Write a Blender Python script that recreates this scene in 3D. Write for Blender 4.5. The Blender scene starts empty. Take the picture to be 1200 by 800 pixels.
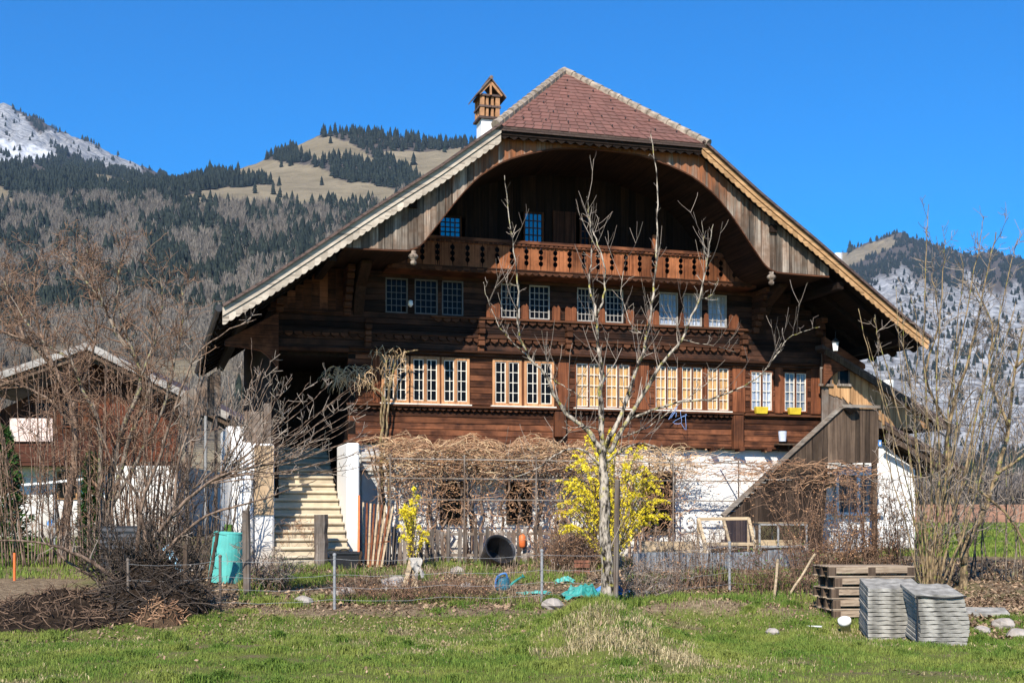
import bpy, math, random
import numpy as np
from mathutils import Vector, Matrix, noise as mnoise
R = math.radians
SC = bpy.context.scene
COL = SC.collection

# ------------------------------------------------------------------ camera, sky, sun, exposure
FOC, HZ, CZ = 1500.0, 610.0, 2.0        # focal length in photo pixels, horizon row, eye height
cam = bpy.data.cameras.new('camera'); cam.sensor_width = 36; cam.lens = 36*FOC/1200
cam.shift_y = (HZ-400)/1200; cam.clip_start = .1; cam.clip_end = 20000
camo = bpy.data.objects.new('camera', cam); COL.objects.link(camo)
camo.location = (0, 0, CZ); camo.rotation_euler = (R(90), 0, 0); SC.camera = camo
SUN_EL, SUN_AZ = R(38.8), R(14.1)       # azimuth: degrees left of straight behind the camera
sdir = Vector((-math.sin(SUN_AZ)*math.cos(SUN_EL), -math.cos(SUN_AZ)*math.cos(SUN_EL), math.sin(SUN_EL)))
W = bpy.data.worlds.new('World'); SC.world = W; W.use_nodes = True
wn = W.node_tree; wn.nodes.clear()
wo = wn.nodes.new('ShaderNodeOutputWorld'); bg = wn.nodes.new('ShaderNodeBackground')
sky = wn.nodes.new('ShaderNodeTexSky'); sky.sky_type = 'NISHITA'; sky.sun_disc = False
sky.sun_elevation = SUN_EL; sky.sun_rotation = math.atan2(sdir.x, sdir.y)
sky.altitude = 900; sky.air_density = 1.0; sky.dust_density = 0.1; sky.ozone_density = 4.0
hs = wn.nodes.new('ShaderNodeHueSaturation'); hs.inputs['Hue'].default_value = .507; hs.inputs['Saturation'].default_value = 2.05; hs.inputs['Value'].default_value = 1.3
wn.links.new(sky.outputs[0], hs.inputs['Color']); wn.links.new(hs.outputs[0], bg.inputs[0])
bg.inputs[1].default_value = .098
wn.links.new(bg.outputs[0], wo.inputs[0])
sl = bpy.data.lights.new('sun', 'SUN'); sl.energy = 5.0; sl.angle = R(.5); sl.color = (1, .93, .82)
so = bpy.data.objects.new('sun', sl); COL.objects.link(so)
so.rotation_euler = sdir.to_track_quat('Z', 'Y').to_euler()
SC.view_settings.view_transform = 'Standard'; SC.view_settings.look = 'None'
SC.view_settings.exposure = 0.6; SC.view_settings.gamma = 1
SC.cycles.max_bounces = 6; SC.cycles.diffuse_bounces = 2; SC.cycles.transparent_max_bounces = 12
SC.cycles.use_adaptive_sampling = True

# ------------------------------------------------------------------ helpers
rnd = random.Random(7)
def nz(x, y, s, seed=0):
    return mnoise.noise(Vector((x*s+seed*17.3, y*s-seed*9.1, seed*3.7)))
def tag(o, label=None, cat=None, group=None, kind=None):
    if label: o['label'] = label
    if cat: o['category'] = cat
    if group: o['group'] = group
    if kind: o['kind'] = kind
    return o
def thing(name, loc, label, cat, group=None, rz=0):
    o = bpy.data.objects.new(name, None); COL.objects.link(o)
    o.empty_display_size = .2
    o.location = loc; o.rotation_euler = (0, 0, rz)
    return tag(o, label, cat, group)
def link_mesh(name, me, parent=None, loc=None):
    o = bpy.data.objects.new(name, me); COL.objects.link(o)
    if parent: o.parent = parent
    if loc is not None: o.location = loc
    return o
def copy_tree(o, parent=None):
    c = o.copy(); COL.objects.link(c); c.parent = parent
    for ch in list(o.children): copy_tree(ch, c)
    return c
class MB:
    def __init__(s, org=(0, 0, 0)):
        s.v = []; s.f = []; s.org = org
    def add(s, vs, fs):
        n = len(s.v); s.v.extend(tuple(p) for p in vs); s.f.extend(tuple(i+n for i in f) for f in fs)
    def box(s, x0, x1, y0, y1, z0, z1):
        s.add([(x0,y0,z0),(x1,y0,z0),(x1,y1,z0),(x0,y1,z0),(x0,y0,z1),(x1,y0,z1),(x1,y1,z1),(x0,y1,z1)],
              [(0,3,2,1),(4,5,6,7),(0,1,5,4),(1,2,6,5),(2,3,7,6),(3,0,4,7)])
    def obox(s, c, hx, hy, hz, M=None):
        M = M or Matrix.Identity(3); c = Vector(c)
        vs = [c + M @ Vector((a*hx, b*hy, d*hz)) for d in (-1, 1) for a, b in ((-1,-1),(1,-1),(1,1),(-1,1))]
        s.add(vs, [(0,3,2,1),(4,5,6,7),(0,1,5,4),(1,2,6,5),(2,3,7,6),(3,0,4,7)])
    def bar(s, a, b, w, h, up=(0, 0, 1)):
        a, b = Vector(a), Vector(b); d = b-a; L = d.length
        if L < 1e-6: return
        x = d/L; y = Vector(up).cross(x)
        if y.length < 1e-3: y = Vector((0, 1, 0)).cross(x)
        y.normalize(); z = x.cross(y)
        s.obox((a+b)/2, L/2, w/2, h/2, Matrix((x, y, z)).transposed())
    def prism(s, poly, y0, y1):                      # polygon in x,z extruded along y
        n = len(poly)
        vs = [(x, y0, z) for x, z in poly]+[(x, y1, z) for x, z in poly]
        s.add(vs, [tuple(range(n)), tuple(range(2*n-1, n-1, -1))]+[((i+1) % n, i, n+i, n+(i+1) % n) for i in range(n)])
    def sheet(s, a, b, off):                         # strip between two polylines, thickened by off
        n = len(a); off = Vector(off)
        A = [Vector(p) for p in a]; B = [Vector(p) for p in b]
        vs = A+B+[p+off for p in A]+[p+off for p in B]
        fs = []
        for i in range(n-1):
            fs += [(i, i+1, n+i+1, n+i), (2*n+i, 3*n+i, 3*n+i+1, 2*n+i+1),
                   (i, 2*n+i, 2*n+i+1, i+1), (n+i, n+i+1, 3*n+i+1, 3*n+i)]
        fs += [(0, n, 3*n, 2*n), (n-1, 3*n-1, 4*n-1, 2*n-1)]
        s.add(vs, fs)
    def tube(s, pts, rad, n=5, cap=True):
        pts = [Vector(p) for p in pts]
        if len(pts) < 2: return
        if not hasattr(rad, '__len__'): rad = [rad]*len(pts)
        vs = []; ref = None
        for i, p in enumerate(pts):
            d = (pts[min(i+1, len(pts)-1)]-pts[max(i-1, 0)])
            if d.length < 1e-7: d = Vector((0, 0, 1))
            d.normalize()
            if ref is None:
                ref = Vector((1, 0, 0)) if abs(d.x) < .8 else Vector((0, 1, 0))
            x = (ref-d*ref.dot(d))
            if x.length < 1e-4: x = d.orthogonal()
            x.normalize(); ref = x; y = d.cross(x)
            for k in range(n):
                a = 2*math.pi*k/n
                vs.append(p+(x*math.cos(a)+y*math.sin(a))*rad[i])
        fs = []
        for i in range(len(pts)-1):
            for k in range(n):
                fs.append((i*n+k, i*n+(k+1) % n, (i+1)*n+(k+1) % n, (i+1)*n+k))
        if cap:
            fs.append(tuple(range(n-1, -1, -1))); m = (len(pts)-1)*n; fs.append(tuple(range(m, m+n)))
        s.add(vs, fs)
    def lathe(s, c, prof, n=20, M=None, capb=True, capt=True):   # profile (r, z) turned about local z
        c = Vector(c); M = M or Matrix.Identity(3); vs = []
        for r, z in prof:
            for k in range(n):
                a = 2*math.pi*k/n; vs.append(c+M @ Vector((r*math.cos(a), r*math.sin(a), z)))
        fs = []
        for i in range(len(prof)-1):
            for k in range(n):
                fs.append((i*n+k, i*n+(k+1) % n, (i+1)*n+(k+1) % n, (i+1)*n+k))
        if capb: fs.append(tuple(range(n-1, -1, -1)))
        if capt: m = (len(prof)-1)*n; fs.append(tuple(range(m, m+n)))
        s.add(vs, fs)
    def rock(s, c, r, sq=.7, seed=0):
        c = Vector(c); vs = []; fs = []; nu, nv = 9, 6
        for j in range(nv+1):
            t = math.pi*j/nv
            for i in range(nu):
                a = 2*math.pi*i/nu
                p = Vector((math.sin(t)*math.cos(a), math.sin(t)*math.sin(a), math.cos(t)))
                k = 1+.35*mnoise.noise(p*1.7+Vector((seed*3.1, seed, 0)))
                vs.append(c+Vector((p.x*k*r, p.y*k*r, p.z*k*r*sq)))
        for j in range(nv):
            for i in range(nu):
                fs.append((j*nu+i, (j+1)*nu+i, (j+1)*nu+(i+1) % nu, j*nu+(i+1) % nu))
        s.add(vs, fs)
    def build(s, name, mat, parent=None, smooth=False, loc=None, bevel=0):
        me = bpy.data.meshes.new(name); o = s.org
        me.from_pydata([(x-o[0], y-o[1], z-o[2]) for x, y, z in s.v], [], s.f)
        me.materials.append(mat); me.validate()
        if smooth: me.shade_smooth()
        ob = link_mesh(name, me, parent, loc)
        if loc is None and parent is None: ob.location = s.org
        if bevel:
            b = ob.modifiers.new('bevel', 'BEVEL'); b.width = bevel; b.segments = 1; b.limit_method = 'ANGLE'
        return ob
def np_mesh(name, V, T, mat, parent=None, loc=None, smooth=False):
    V = np.asarray(V, np.float32).reshape(-1, 3); T = np.asarray(T, np.int32)
    k = T.shape[1]
    me = bpy.data.meshes.new(name); me.vertices.add(len(V)); me.vertices.foreach_set('co', V.ravel())
    me.loops.add(T.size); me.loops.foreach_set('vertex_index', T.ravel())
    me.polygons.add(len(T)); me.polygons.foreach_set('loop_start', np.arange(0, T.size, k, dtype=np.int32))
    me.polygons.foreach_set('loop_total', np.full(len(T), k, np.int32))
    me.update(calc_edges=True); me.materials.append(mat)
    if smooth: me.shade_smooth()
    return link_mesh(name, me, parent, loc)

# ------------------------------------------------------------------ materials
class NT:
    def __init__(s, name):
        s.m = bpy.data.materials.new(name); s.m.use_nodes = True; s.t = s.m.node_tree
        s.b = s.t.nodes['Principled BSDF']; s.o = s.t.nodes['Material Output']
    def n(s, typ, **kw):
        x = s.t.nodes.new(typ)
        for k, v in kw.items():
            if k[0] == '_': setattr(x, k[1:], v)
            else: s.set(x.inputs[k.replace('__', ' ')], v)
        return x
    def set(s, inp, v):
        if hasattr(v, 'is_output') or isinstance(v, bpy.types.NodeSocket): s.t.links.new(v, inp)
        elif isinstance(v, tuple) and len(v) == 3 and inp.type == 'RGBA': inp.default_value = (*v, 1)
        else: inp.default_value = v
    def coord(s, scale=(1, 1, 1), rot=(0, 0, 0)):
        tc = s.n('ShaderNodeTexCoord'); mp = s.n('ShaderNodeMapping')
        mp.inputs['Scale'].default_value = scale; mp.inputs['Rotation'].default_value = rot
        s.t.links.new(tc.outputs['Object'], mp.inputs[0]); return mp.outputs[0]
    def noise(s, vec, scale=1, detail=4, rough=.55, dist=0):
        x = s.n('ShaderNodeTexNoise', Scale=scale, Detail=detail, Roughness=rough, Distortion=dist)
        s.t.links.new(vec, x.inputs['Vector']); return x.outputs['Fac']
    def ramp(s, fac, stops):
        x = s.n('ShaderNodeValToRGB'); s.t.links.new(fac, x.inputs[0]); e = x.color_ramp.elements
        while len(e) < len(stops): e.new(.5)
        for i, (p, c) in enumerate(stops):
            e[i].position = p; e[i].color = (*c, 1) if isinstance(c, tuple) else (c, c, c, 1)
        return x.outputs[0]
    def mix(s, fac, a, b, mode='MIX'):
        x = s.n('ShaderNodeMix', _data_type='RGBA', _blend_type=mode)
        s.set(x.inputs[0], fac); s.set(x.inputs[6], a); s.set(x.inputs[7], b); return x.outputs[2]
    def math(s, op, a, b=0.0):
        x = s.n('ShaderNodeMath', _operation=op); s.set(x.inputs[0], a); s.set(x.inputs[1], b); return x.outputs[0]
    def rng(s, v, a, b, c, d):
        x = s.n('ShaderNodeMapRange'); s.set(x.inputs[0], v)
        for i, q in enumerate((a, b, c, d)): x.inputs[1+i].default_value = q
        return x.outputs[0]
    def island(s): return s.n('ShaderNodeNewGeometry').outputs['Random Per Island']
    def sepz(s, vec, i=2):
        x = s.n('ShaderNodeSeparateXYZ'); s.t.links.new(vec, x.inputs[0]); return x.outputs[i]
    def bump(s, h, strength=.3, dist=.02):
        x = s.n('ShaderNodeBump', Strength=strength, Distance=dist); s.t.links.new(h, x.inputs['Height'])
        s.t.links.new(x.outputs[0], s.b.inputs['Normal'])
    def done(s, col=None, rough=.8, spec=.3):
        if col is not None: s.set(s.b.inputs['Base Color'], col)
        s.set(s.b.inputs['Roughness'], rough); s.b.inputs['Specular IOR Level'].default_value = spec
        return s.m
def plain(name, col, rough=.6, spec=.4, var=.18, sc=6):
    t = NT(name); f = t.noise(t.coord((sc, sc, sc)), 1, 5)
    c = t.mix(t.rng(f, .3, .7, 0, 1), tuple(x*(1-var) for x in col), tuple(min(1, x*(1+var)) for x in col))
    t.bump(f, .12, .01); return t.done(c, rough, spec)
def wood(name, c1, c2, axis='x', g=14, isl=.45, rough=.82, bump=.5, c3=None, knots=True, stain=None):
    t = NT(name); sc = {'x': (.5, g, g), 'y': (g, .5, g), 'z': (g, g, .5)}[axis]
    isn = t.island()
    tc = t.n('ShaderNodeTexCoord'); addv = t.n('ShaderNodeVectorMath', _operation='ADD')
    cmb = t.n('ShaderNodeCombineXYZ'); k = t.math('MULTIPLY', isn, 37.0)
    for i in range(3): t.t.links.new(k, cmb.inputs[i])
    t.t.links.new(tc.outputs['Object'], addv.inputs[0]); t.t.links.new(cmb.outputs[0], addv.inputs[1])
    mp = t.n('ShaderNodeMapping'); mp.inputs['Scale'].default_value = sc; t.t.links.new(addv.outputs[0], mp.inputs[0])
    f = t.noise(mp.outputs[0], 1, 6, .62, .4)
    f2 = t.noise(addv.outputs[0], 1.6, 4, .6)
    col = t.ramp(f, [(.3, c1), (.68, c2)])
    if c3: col = t.mix(t.rng(f2, .42, .62, 0, .85), col, c3)
    col = t.mix(t.rng(f2, .55, .75, 0, .35), col, tuple(x*.45 for x in c1))
    mp2 = t.n('ShaderNodeMapping'); mp2.inputs['Scale'].default_value = tuple(x*(2.6 if x > 1 else 1.5) for x in sc); t.t.links.new(addv.outputs[0], mp2.inputs[0])
    fc = t.noise(mp2.outputs[0], 1, 3, .5); col = t.mix(t.rng(fc, .56, .64, 0, .7), col, tuple(x*.3 for x in c1))
    f4 = t.noise(addv.outputs[0], .9, 5, .7); col = t.mix(t.rng(f4, .35, .65, .55, 0), col, tuple(x*.6 for x in c1))
    v = t.rng(isn, 0, 1, 1-isl, 1+isl*.6)
    col = t.mix(1.0, col, v, 'MULTIPLY')
    if stain: col = stain(t, col)
    t.bump(f, bump, .015)
    return t.done(col, rough, .15)
def bark(name, c1, c2, lichen=None, sc=9):
    t = NT(name); v = t.coord((sc, sc, sc*.35)); f = t.noise(v, 1.5, 6, .65)
    col = t.ramp(f, [(.42, c1), (.58, c2)])
    if lichen:
        f2 = t.noise(t.coord((1, 1, 1)), 7, 4, .6); col = t.mix(t.rng(f2, .56, .66, 0, .8), col, lichen)
    t.bump(f, .8, .03); return t.done(col, .9, .15)

# dark old timber of the house
M = {}
M['timber'] = wood('timber_dark', (.012, .006, .005), (.155, .058, .029), 'x', 22, .65, c3=(.27, .10, .046))
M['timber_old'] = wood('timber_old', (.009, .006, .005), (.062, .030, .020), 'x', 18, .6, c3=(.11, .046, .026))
M['timber_v'] = wood('timber_upright', (.025, .011, .007), (.13, .05, .025), 'z', 16, .5, c3=(.17, .06, .026))
M['timber_deep'] = wood('timber_soffit', (.009, .006, .004), (.032, .017, .011), 'y', 12, .5)  # darkened beyond the wood's own tone: eave shade painted into the colour
M['vault'] = wood('vault_boards', (.014, .008, .006), (.060, .030, .018), 'y', 10, .5)  # arch boards darkened so their colour carries the shade of the recess
M['balc'] = wood('balcony_boards', (.07, .022, .009), (.38, .13, .052), 'z', 20, .45, c3=(.44, .165, .07))
def fstain(t, col):
    z = t.sepz(t.coord()); n = t.noise(t.coord((9, 9, .7)), 1, 5, .65)
    k = t.math('ADD', t.rng(z, 8.6-.95, 11.6-.95, -.5, .7), t.rng(n, .3, .7, -.45, .45))
    return t.mix(t.rng(k, .15, .75, 0, .9), col, t.mix(n, (.17, .055, .022), (.34, .13, .055)))
M['fascia'] = wood('fascia_boards', (.04, .027, .02), (.55, .46, .37), 'z', 17, .6, c3=(.26, .165, .11), stain=fstain)
M['rake'] = wood('rake_boards', (.40, .33, .26), (.66, .58, .47), 'x', 9, .15)
M['rake_new'] = wood('rake_boards_new', (.36, .20, .09), (.60, .37, .19), 'x', 9, .18)
M['carve'] = wood('carved_trim', (.035, .015, .008), (.17, .068, .034), 'x', 20, .5)
M['winwood'] = wood('window_wood', (.42, .19, .085), (.66, .36, .18), 'z', 18, .15)
M['winred'] = wood('window_wood_brown', (.09, .03, .015), (.33, .115, .05), 'z', 18, .25)
M['winwhite'] = plain('window_bars', (.72, .66, .56), .5); M['winupper'] = plain('upper_window_bars', (.36, .33, .30), .6)  # second bar colour: duller grey for the upper windows
M['windark'] = plain('window_bars_grey', (.13, .12, .115), .6)
M['grey_wood'] = wood('weathered_boards', (.09, .072, .06), (.34, .29, .245), 'z', 16, .5, c3=(.15, .095, .062))
M['pale_grey'] = wood('pale_grey_boards', (.24, .21, .185), (.58, .53, .48), 'z', 16, .35)
M['grey_wood_x'] = wood('weathered_boards_flat', (.15, .125, .105), (.40, .355, .30), 'x', 16, .4, c3=(.22, .15, .10))
M['brown_wood'] = wood('brown_boards', (.05, .033, .024), (.18, .125, .085), 'z', 16, .5)
M['orange_wood'] = wood('orange_boards', (.36, .19, .085), (.60, .36, .18), 'z', 14, .25)
M['pallet'] = wood('pallet_wood', (.17, .115, .075), (.60, .48, .35), 'x', 15, .4)
M['pale_wood'] = wood('pale_lath', (.38, .28, .17), (.62, .48, .32), 'x', 14, .2)
M['black_gutter'] = plain('gutter_metal', (.03, .03, .032), .45)
def glass_dark(name, ior=1.25, tint=(.006, .006, .007), rough=.04):
    t = NT(name); f = t.noise(t.coord((1.3, 1.3, 1.3)), 2, 2); t.bump(f, .04, .02)
    t.b.inputs['IOR'].default_value = ior
    return t.done(tint, rough, .5 if ior > 2 else .2)
M['pane'] = glass_dark('window_glass')
M['pane_sky'] = glass_dark('window_glass_sky', 2.3, (.02, .03, .05))
def clear_pane():
    t = NT('window_glass_clear'); tr = t.n('ShaderNodeBsdfTransparent'); gl = t.n('ShaderNodeBsdfGlossy', Roughness=.05)
    ms = t.n('ShaderNodeMixShader'); ms.inputs[0].default_value = .06; t.t.links.new(tr.outputs[0], ms.inputs[1]); t.t.links.new(gl.outputs[0], ms.inputs[2])
    t.t.links.new(ms.outputs[0], t.o.inputs[0]); return t.m
M['pane_clear'] = clear_pane()
def curtain(name, a, b):
    t = NT(name); f = t.noise(t.coord((14, 2, .6)), 1, 3); c = t.mix(t.rng(f, .40, .60, 0, 1), a, b)
    t.bump(f, .6, .05); return t.done(c, .9, .1)
M['curt_y'] = curtain('curtain_cream', (.36, .17, .045), (.70, .43, .15))
M['curt_w'] = curtain('curtain_white', (.22, .26, .34), (.50, .53, .60))
M['curt_g'] = curtain('curtain_grey', (.10, .11, .13), (.34, .36, .40))
def plaster(name, col, dirt, z0, z1, amt=.8):
    t = NT(name); f = t.noise(t.coord((1, 1, 1)), 1.3, 6, .65); f2 = t.noise(t.coord((1, 1, 1)), 22, 4)
    z = t.sepz(t.coord()); k = t.math('ADD', t.rng(z, z0, z1, .55, -.25), t.rng(f, .3, .75, -.25, .4))
    c = t.mix(t.rng(k, .15, .6, 0, amt), col, dirt); t.bump(f2, .25, .01); return t.done(c, .9, .15)
M['plaster'] = plaster('white_plaster', (.80, .78, .74), (.40, .35, .29), 0, 1.5)
M['plaster2'] = plaster('white_plaster_pier', (.78, .76, .73), (.42, .37, .31), 0, 2.2)
M['step'] = plain('sandstone_step', (.50, .42, .30), .85, .2, .22, 3)
def tiles(name, c1, c2, sx, sz):
    t = NT(name); v = t.coord()
    br = t.n('ShaderNodeTexBrick', Scale=1.0, Color1=c1, Color2=c2, Mortar=tuple(x*.72 for x in c1))
    br.inputs['Mortar Size'].default_value = .012; br.inputs['Brick Width'].default_value = sx; br.inputs['Row Height'].default_value = sz
    s = t.n('ShaderNodeSeparateXYZ'); t.t.links.new(v, s.inputs[0]); cb = t.n('ShaderNodeCombineXYZ')
    t.t.links.new(s.outputs[0], cb.inputs[0]); t.t.links.new(s.outputs[2], cb.inputs[1])
    t.t.links.new(cb.outputs[0], br.inputs['Vector'])
    f = t.noise(t.coord((1, 1, 1)), 2.2, 5, .6); c = t.mix(t.rng(f, .35, .7, 0, .5), br.outputs[0], tuple(x*.7 for x in c2))
    fr = t.math('FRACT', t.math('DIVIDE', s.outputs[2], sz))
    t.bump(t.math('ADD', t.math('MULTIPLY', fr, -1.0), t.math('MULTIPLY', br.outputs[1], -.6)), .7, .03)
    return t.done(c, .75, .3)
M['tile'] = tiles('roof_tiles', (.185, .088, .068), (.215, .105, .082), .2, .19)
def tile_isl():
    t = NT('gable_tiles'); v = t.rng(t.island(), 0, 1, .84, 1.12); f = t.noise(t.coord((1, 1, 1)), 1.1, 5, .65); c = t.mix(1.0, t.mix(t.rng(f, .35, .7, 0, .6), (.185, .085, .066), (.135, .075, .060)), v, 'MULTIPLY')
    f2 = t.noise(t.coord((1, 1, 1)), 9, 4, .6); c = t.mix(t.rng(f2, .62, .74, 0, .55), c, (.24, .20, .16)); t.bump(f2, .3, .01); return t.done(c, .8, .25)
M['tile_isl'] = tile_isl()
M['tile_dark'] = tiles('old_roof_tiles', (.07, .045, .038), (.12, .08, .065), .2, .2)
M['ridge'] = plain('ridge_tiles', (.27, .22, .17), .85, .2, .5, 7)
M['brick'] = plain('chimney_brick', (.36, .19, .095), .85, .2, .25, 9)
M['white_paint'] = plain('white_paint', (.80, .80, .78), .5)
M['black_plastic'] = plain('black_plastic', (.018, .018, .02), .35, .5)
M['yellow_plastic'] = plain('yellow_plastic', (.62, .45, .03), .5)
M['teal_plastic'] = plain('teal_plastic', (.09, .40, .35), .5, .35, .2, 3)
M['blue_plastic'] = plain('blue_plastic', (.06, .20, .48), .5, .3, .35, 8)
M['green_plastic'] = plain('green_plastic', (.03, .24, .21), .5, .3, .4, 8)
M['orange_paint'] = plain('orange_paint', (.70, .16, .04), .5)
M['zinc'] = plain('galvanised_steel', (.25, .25, .25), .6, .4, .3, 20)
M['stone'] = plain('pale_stone', (.34, .30, .26), .9, .2, .35, 4)
M['slab'] = plain('fibre_slab', (.275, .26, .228), .95, .1, .5, 5)
M['strap'] = plain('black_strap', (.02, .02, .02), .6)
M['rust'] = plain('rusty_iron', (.20, .085, .05), .85, .2, .4, 9)
M['bark_pear'] = bark('pear_bark', (.014, .011, .009), (.46, .39, .31), (.38, .33, .07), 8)
M['bark_brown'] = bark('brown_bark', (.075, .05, .036), (.26, .18, .13))
M['bark_grey'] = bark('grey_bark', (.055, .042, .034), (.25, .20, .155), (.30, .30, .12))
M['bark_dark'] = bark('dark_bark', (.035, .026, .02), (.15, .115, .09))
M['bark_hazel'] = bark('hazel_bark', (.07, .05, .03), (.30, .215, .12), (.24, .24, .06))
def twigs(name, a, b):
    t = NT(name); c = t.mix(t.island(), a, b); return t.done(c, .85, .2)
M['vine'] = twigs('dry_vine', (.17, .085, .048), (.52, .31, .18))
M['vine_straw'] = twigs('dry_vine_straw', (.42, .27, .14), (.72, .52, .32))
M['twig_red'] = twigs('red_twigs', (.06, .034, .024), (.27, .165, .105))
M['twig_grey'] = twigs('grey_twigs', (.09, .068, .055), (.40, .325, .26))
M['twig_dark'] = twigs('dark_twigs', (.02, .015, .012), (.10, .075, .058))
M['leaf_dry'] = twigs('dry_leaves', (.16, .075, .035), (.52, .30, .16))
M['litter'] = twigs('leaf_litter', (.09, .05, .03), (.42, .29, .18))
M['forsythia'] = twigs('forsythia_flowers', (.72, .52, .01), (.88, .76, .06))
def grass_mat(name, a, b, c):
    t = NT(name); k = t.noise(t.coord((1, 1, 1)), .8, 5, .65); q = t.mix(t.island(), a, b)
    return t.done(t.mix(t.rng(k, .42, .62, 0, .75), q, c), .8, .25)
M['grass'] = grass_mat('grass_blades', (.035, .085, .010), (.145, .215, .03), (.22, .24, .05))
M['straw'] = twigs('straw_grass', (.20, .155, .075), (.50, .41, .23))
M['green_leaf'] = twigs('green_leaves', (.03, .09, .012), (.13, .23, .04))
M['needle'] = twigs('evergreen_needles', (.012, .04, .012), (.06, .13, .025))
# ------------------------------------------------------------------ terrain
def vnoise(x, y, seed=0):                            # smooth value noise, vectorised
    x = np.asarray(x, float); y = np.asarray(y, float)
    xi = np.floor(x).astype(np.int64); yi = np.floor(y).astype(np.int64); fx = x-xi; fy = y-yi
    def h(a, b):
        n = (a*374761393+b*668265263+seed*974634777) & 0x7fffffff
        n = ((n ^ (n >> 13))*1274126177) & 0x7fffffff
        return ((n ^ (n >> 16)) & 0xffff)/65535.0
    u = fx*fx*(3-2*fx); v = fy*fy*(3-2*fy)
    return (h(xi, yi)*(1-u)+h(xi+1, yi)*u)*(1-v)+(h(xi, yi+1)*(1-u)+h(xi+1, yi+1)*u)*v
def fbm(x, y, oct=4, seed=0):
    s = 0; a = .5
    for o in range(oct): s = s+a*(vnoise(x, y, seed+o)-.5); x = x*2.03; y = y*2.03; a *= .5
    return s
KY = np.array([60, 100, 160, 300, 600, 900, 1300, 1600, 1900, 2300, 3200, 4500, 6500.])
KX = np.array([-900, 0, 100, 200, 245, 300, 340, 380, 430, 500, 560, 640, 800, 920, 975, 1000, 1055, 1100, 1140, 1165, 1200, 1400, 2300.])
#            60   100  160  300  600  900  1300 1600 1900 2300 3200 4500 6500
TAB = np.array([
 [615, 560, 505, 440, 380, 335, 275, 240, 215, 190, 165, 60, 200],
 [615, 560, 505, 440, 380, 335, 275, 240, 215, 197, 175, 122, 300],
 [615, 560, 505, 440, 380, 332, 272, 236, 216, 206, 192, 170, 300],
 [615, 560, 505, 440, 378, 330, 268, 234, 222, 218, 216, 214, 300],
 [615, 560, 505, 440, 378, 330, 267, 233, 214, 206, 230, 250, 300],
 [615, 560, 505, 440, 378, 330, 267, 232, 214, 193, 230, 260, 300],
 [615, 560, 505, 440, 378, 330, 267, 231, 212, 174, 230, 260, 300],
 [615, 560, 505, 440, 378, 330, 267, 230, 209, 156, 230, 260, 300],
 [615, 560, 505, 440, 378, 330, 267, 230, 206, 156, 230, 260, 300],
 [615, 565, 510, 445, 378, 330, 266, 228, 200, 168, 230, 260, 300],
 [615, 570, 520, 450, 380, 330, 266, 228, 200, 170, 230, 260, 300],
 [615, 580, 540, 470, 390, 340, 275, 240, 210, 180, 240, 270, 300],
 [614, 605, 590, 560, 520, 480, 430, 400, 370, 340, 330, 330, 360],
 [614, 608, 602, 590, 570, 540, 500, 460, 430, 390, 345, 318, 370],
 [614, 609, 605, 598, 590, 575, 545, 505, 465, 415, 350, 303, 370],
 [614, 609, 605, 598, 592, 580, 550, 510, 470, 420, 350, 296, 370],
 [614, 609, 605, 599, 594, 585, 560, 520, 475, 420, 340, 277, 370],
 [614, 609, 605, 599, 594, 585, 560, 520, 475, 420, 345, 293, 370],
 [614, 609, 605, 599, 594, 585, 560, 520, 475, 420, 350, 304, 370],
 [614, 609, 605, 599, 594, 585, 560, 520, 475, 420, 345, 298, 370],
 [614, 609, 605, 599, 594, 585, 560, 520, 475, 420, 350, 308, 370],
 [614, 609, 605, 599, 594, 585, 560, 520, 475, 420, 360, 320, 370],
 [614, 609, 605, 599, 594, 585, 560, 520, 475, 430, 380, 340, 370]], float)
def ypix(px, Y):
    px = np.clip(px, KX[0], KX[-1]); Yc = np.clip(Y, KY[0], KY[-1])
    i = np.clip(np.searchsorted(KX, px)-1, 0, len(KX)-2); tx = (px-KX[i])/(KX[i+1]-KX[i])
    ly = np.log(Yc); LK = np.log(KY)
    j = np.clip(np.searchsorted(KY, Yc)-1, 0, len(KY)-2); ty = (ly-LK[j])/(LK[j+1]-LK[j])
    a = TAB[i, j]*(1-ty)+TAB[i, j+1]*ty; b = TAB[i+1, j]*(1-ty)+TAB[i+1, j+1]*ty
    return a*(1-tx)+b*tx
def H(X, Y):
    X = np.asarray(X, float); Y = np.asarray(Y, float)
    zn = np.interp(Y, [-60, 0, 15, 21.8, 24.6, 31, 36, 45, 60], [0, 0, 0, .0, .3, .85, 1.0, 1.3, 1.8])
    zn = zn+.10*fbm(X*.8, Y*.8, 4, 3)+.05*fbm(X*3, Y*3, 3, 9)
    zn = zn+.62*np.exp(-((X-1.5)/1.0)**2-((Y-20.6)/1.9)**2)*(1+.5*fbm(X*2,Y*2,3,6))+.22*np.exp(-((X-3.6)/1.3)**2-((Y-24.4)/.6)**2)
    zn = zn+.30*np.exp(-((X+8.0)/1.8)**2-((Y-24.6)/1.0)**2)
    Ys = np.maximum(Y, 60.)
    px = 600+1500*X/Ys
    zf = CZ+(HZ-ypix(px, Ys))/1500*Ys
    zf = zf+(fbm(px/26, np.log(Ys)*9, 4, 21)*7/1500*Ys)*np.clip((Ys-150)/500, 0, 1)
    k = np.clip((Ys-2500)/800, 0, 1)
    zf = zf+(np.abs(fbm(px/11, np.log(Ys)*16, 5, 41))*-26+6)/1500*Ys*k
    t = np.clip((Y-50)/14, 0, 1); return zn*(1-t)+zf*t
def Hs(x, y): return float(H(np.array([x]), np.array([y]))[0])
def P(px, py, Y): return Vector(((px-600)/FOC*Y, Y, CZ+(HZ-py)/FOC*Y))
def XY(px, Y): return (px-600)/FOC*Y
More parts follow.
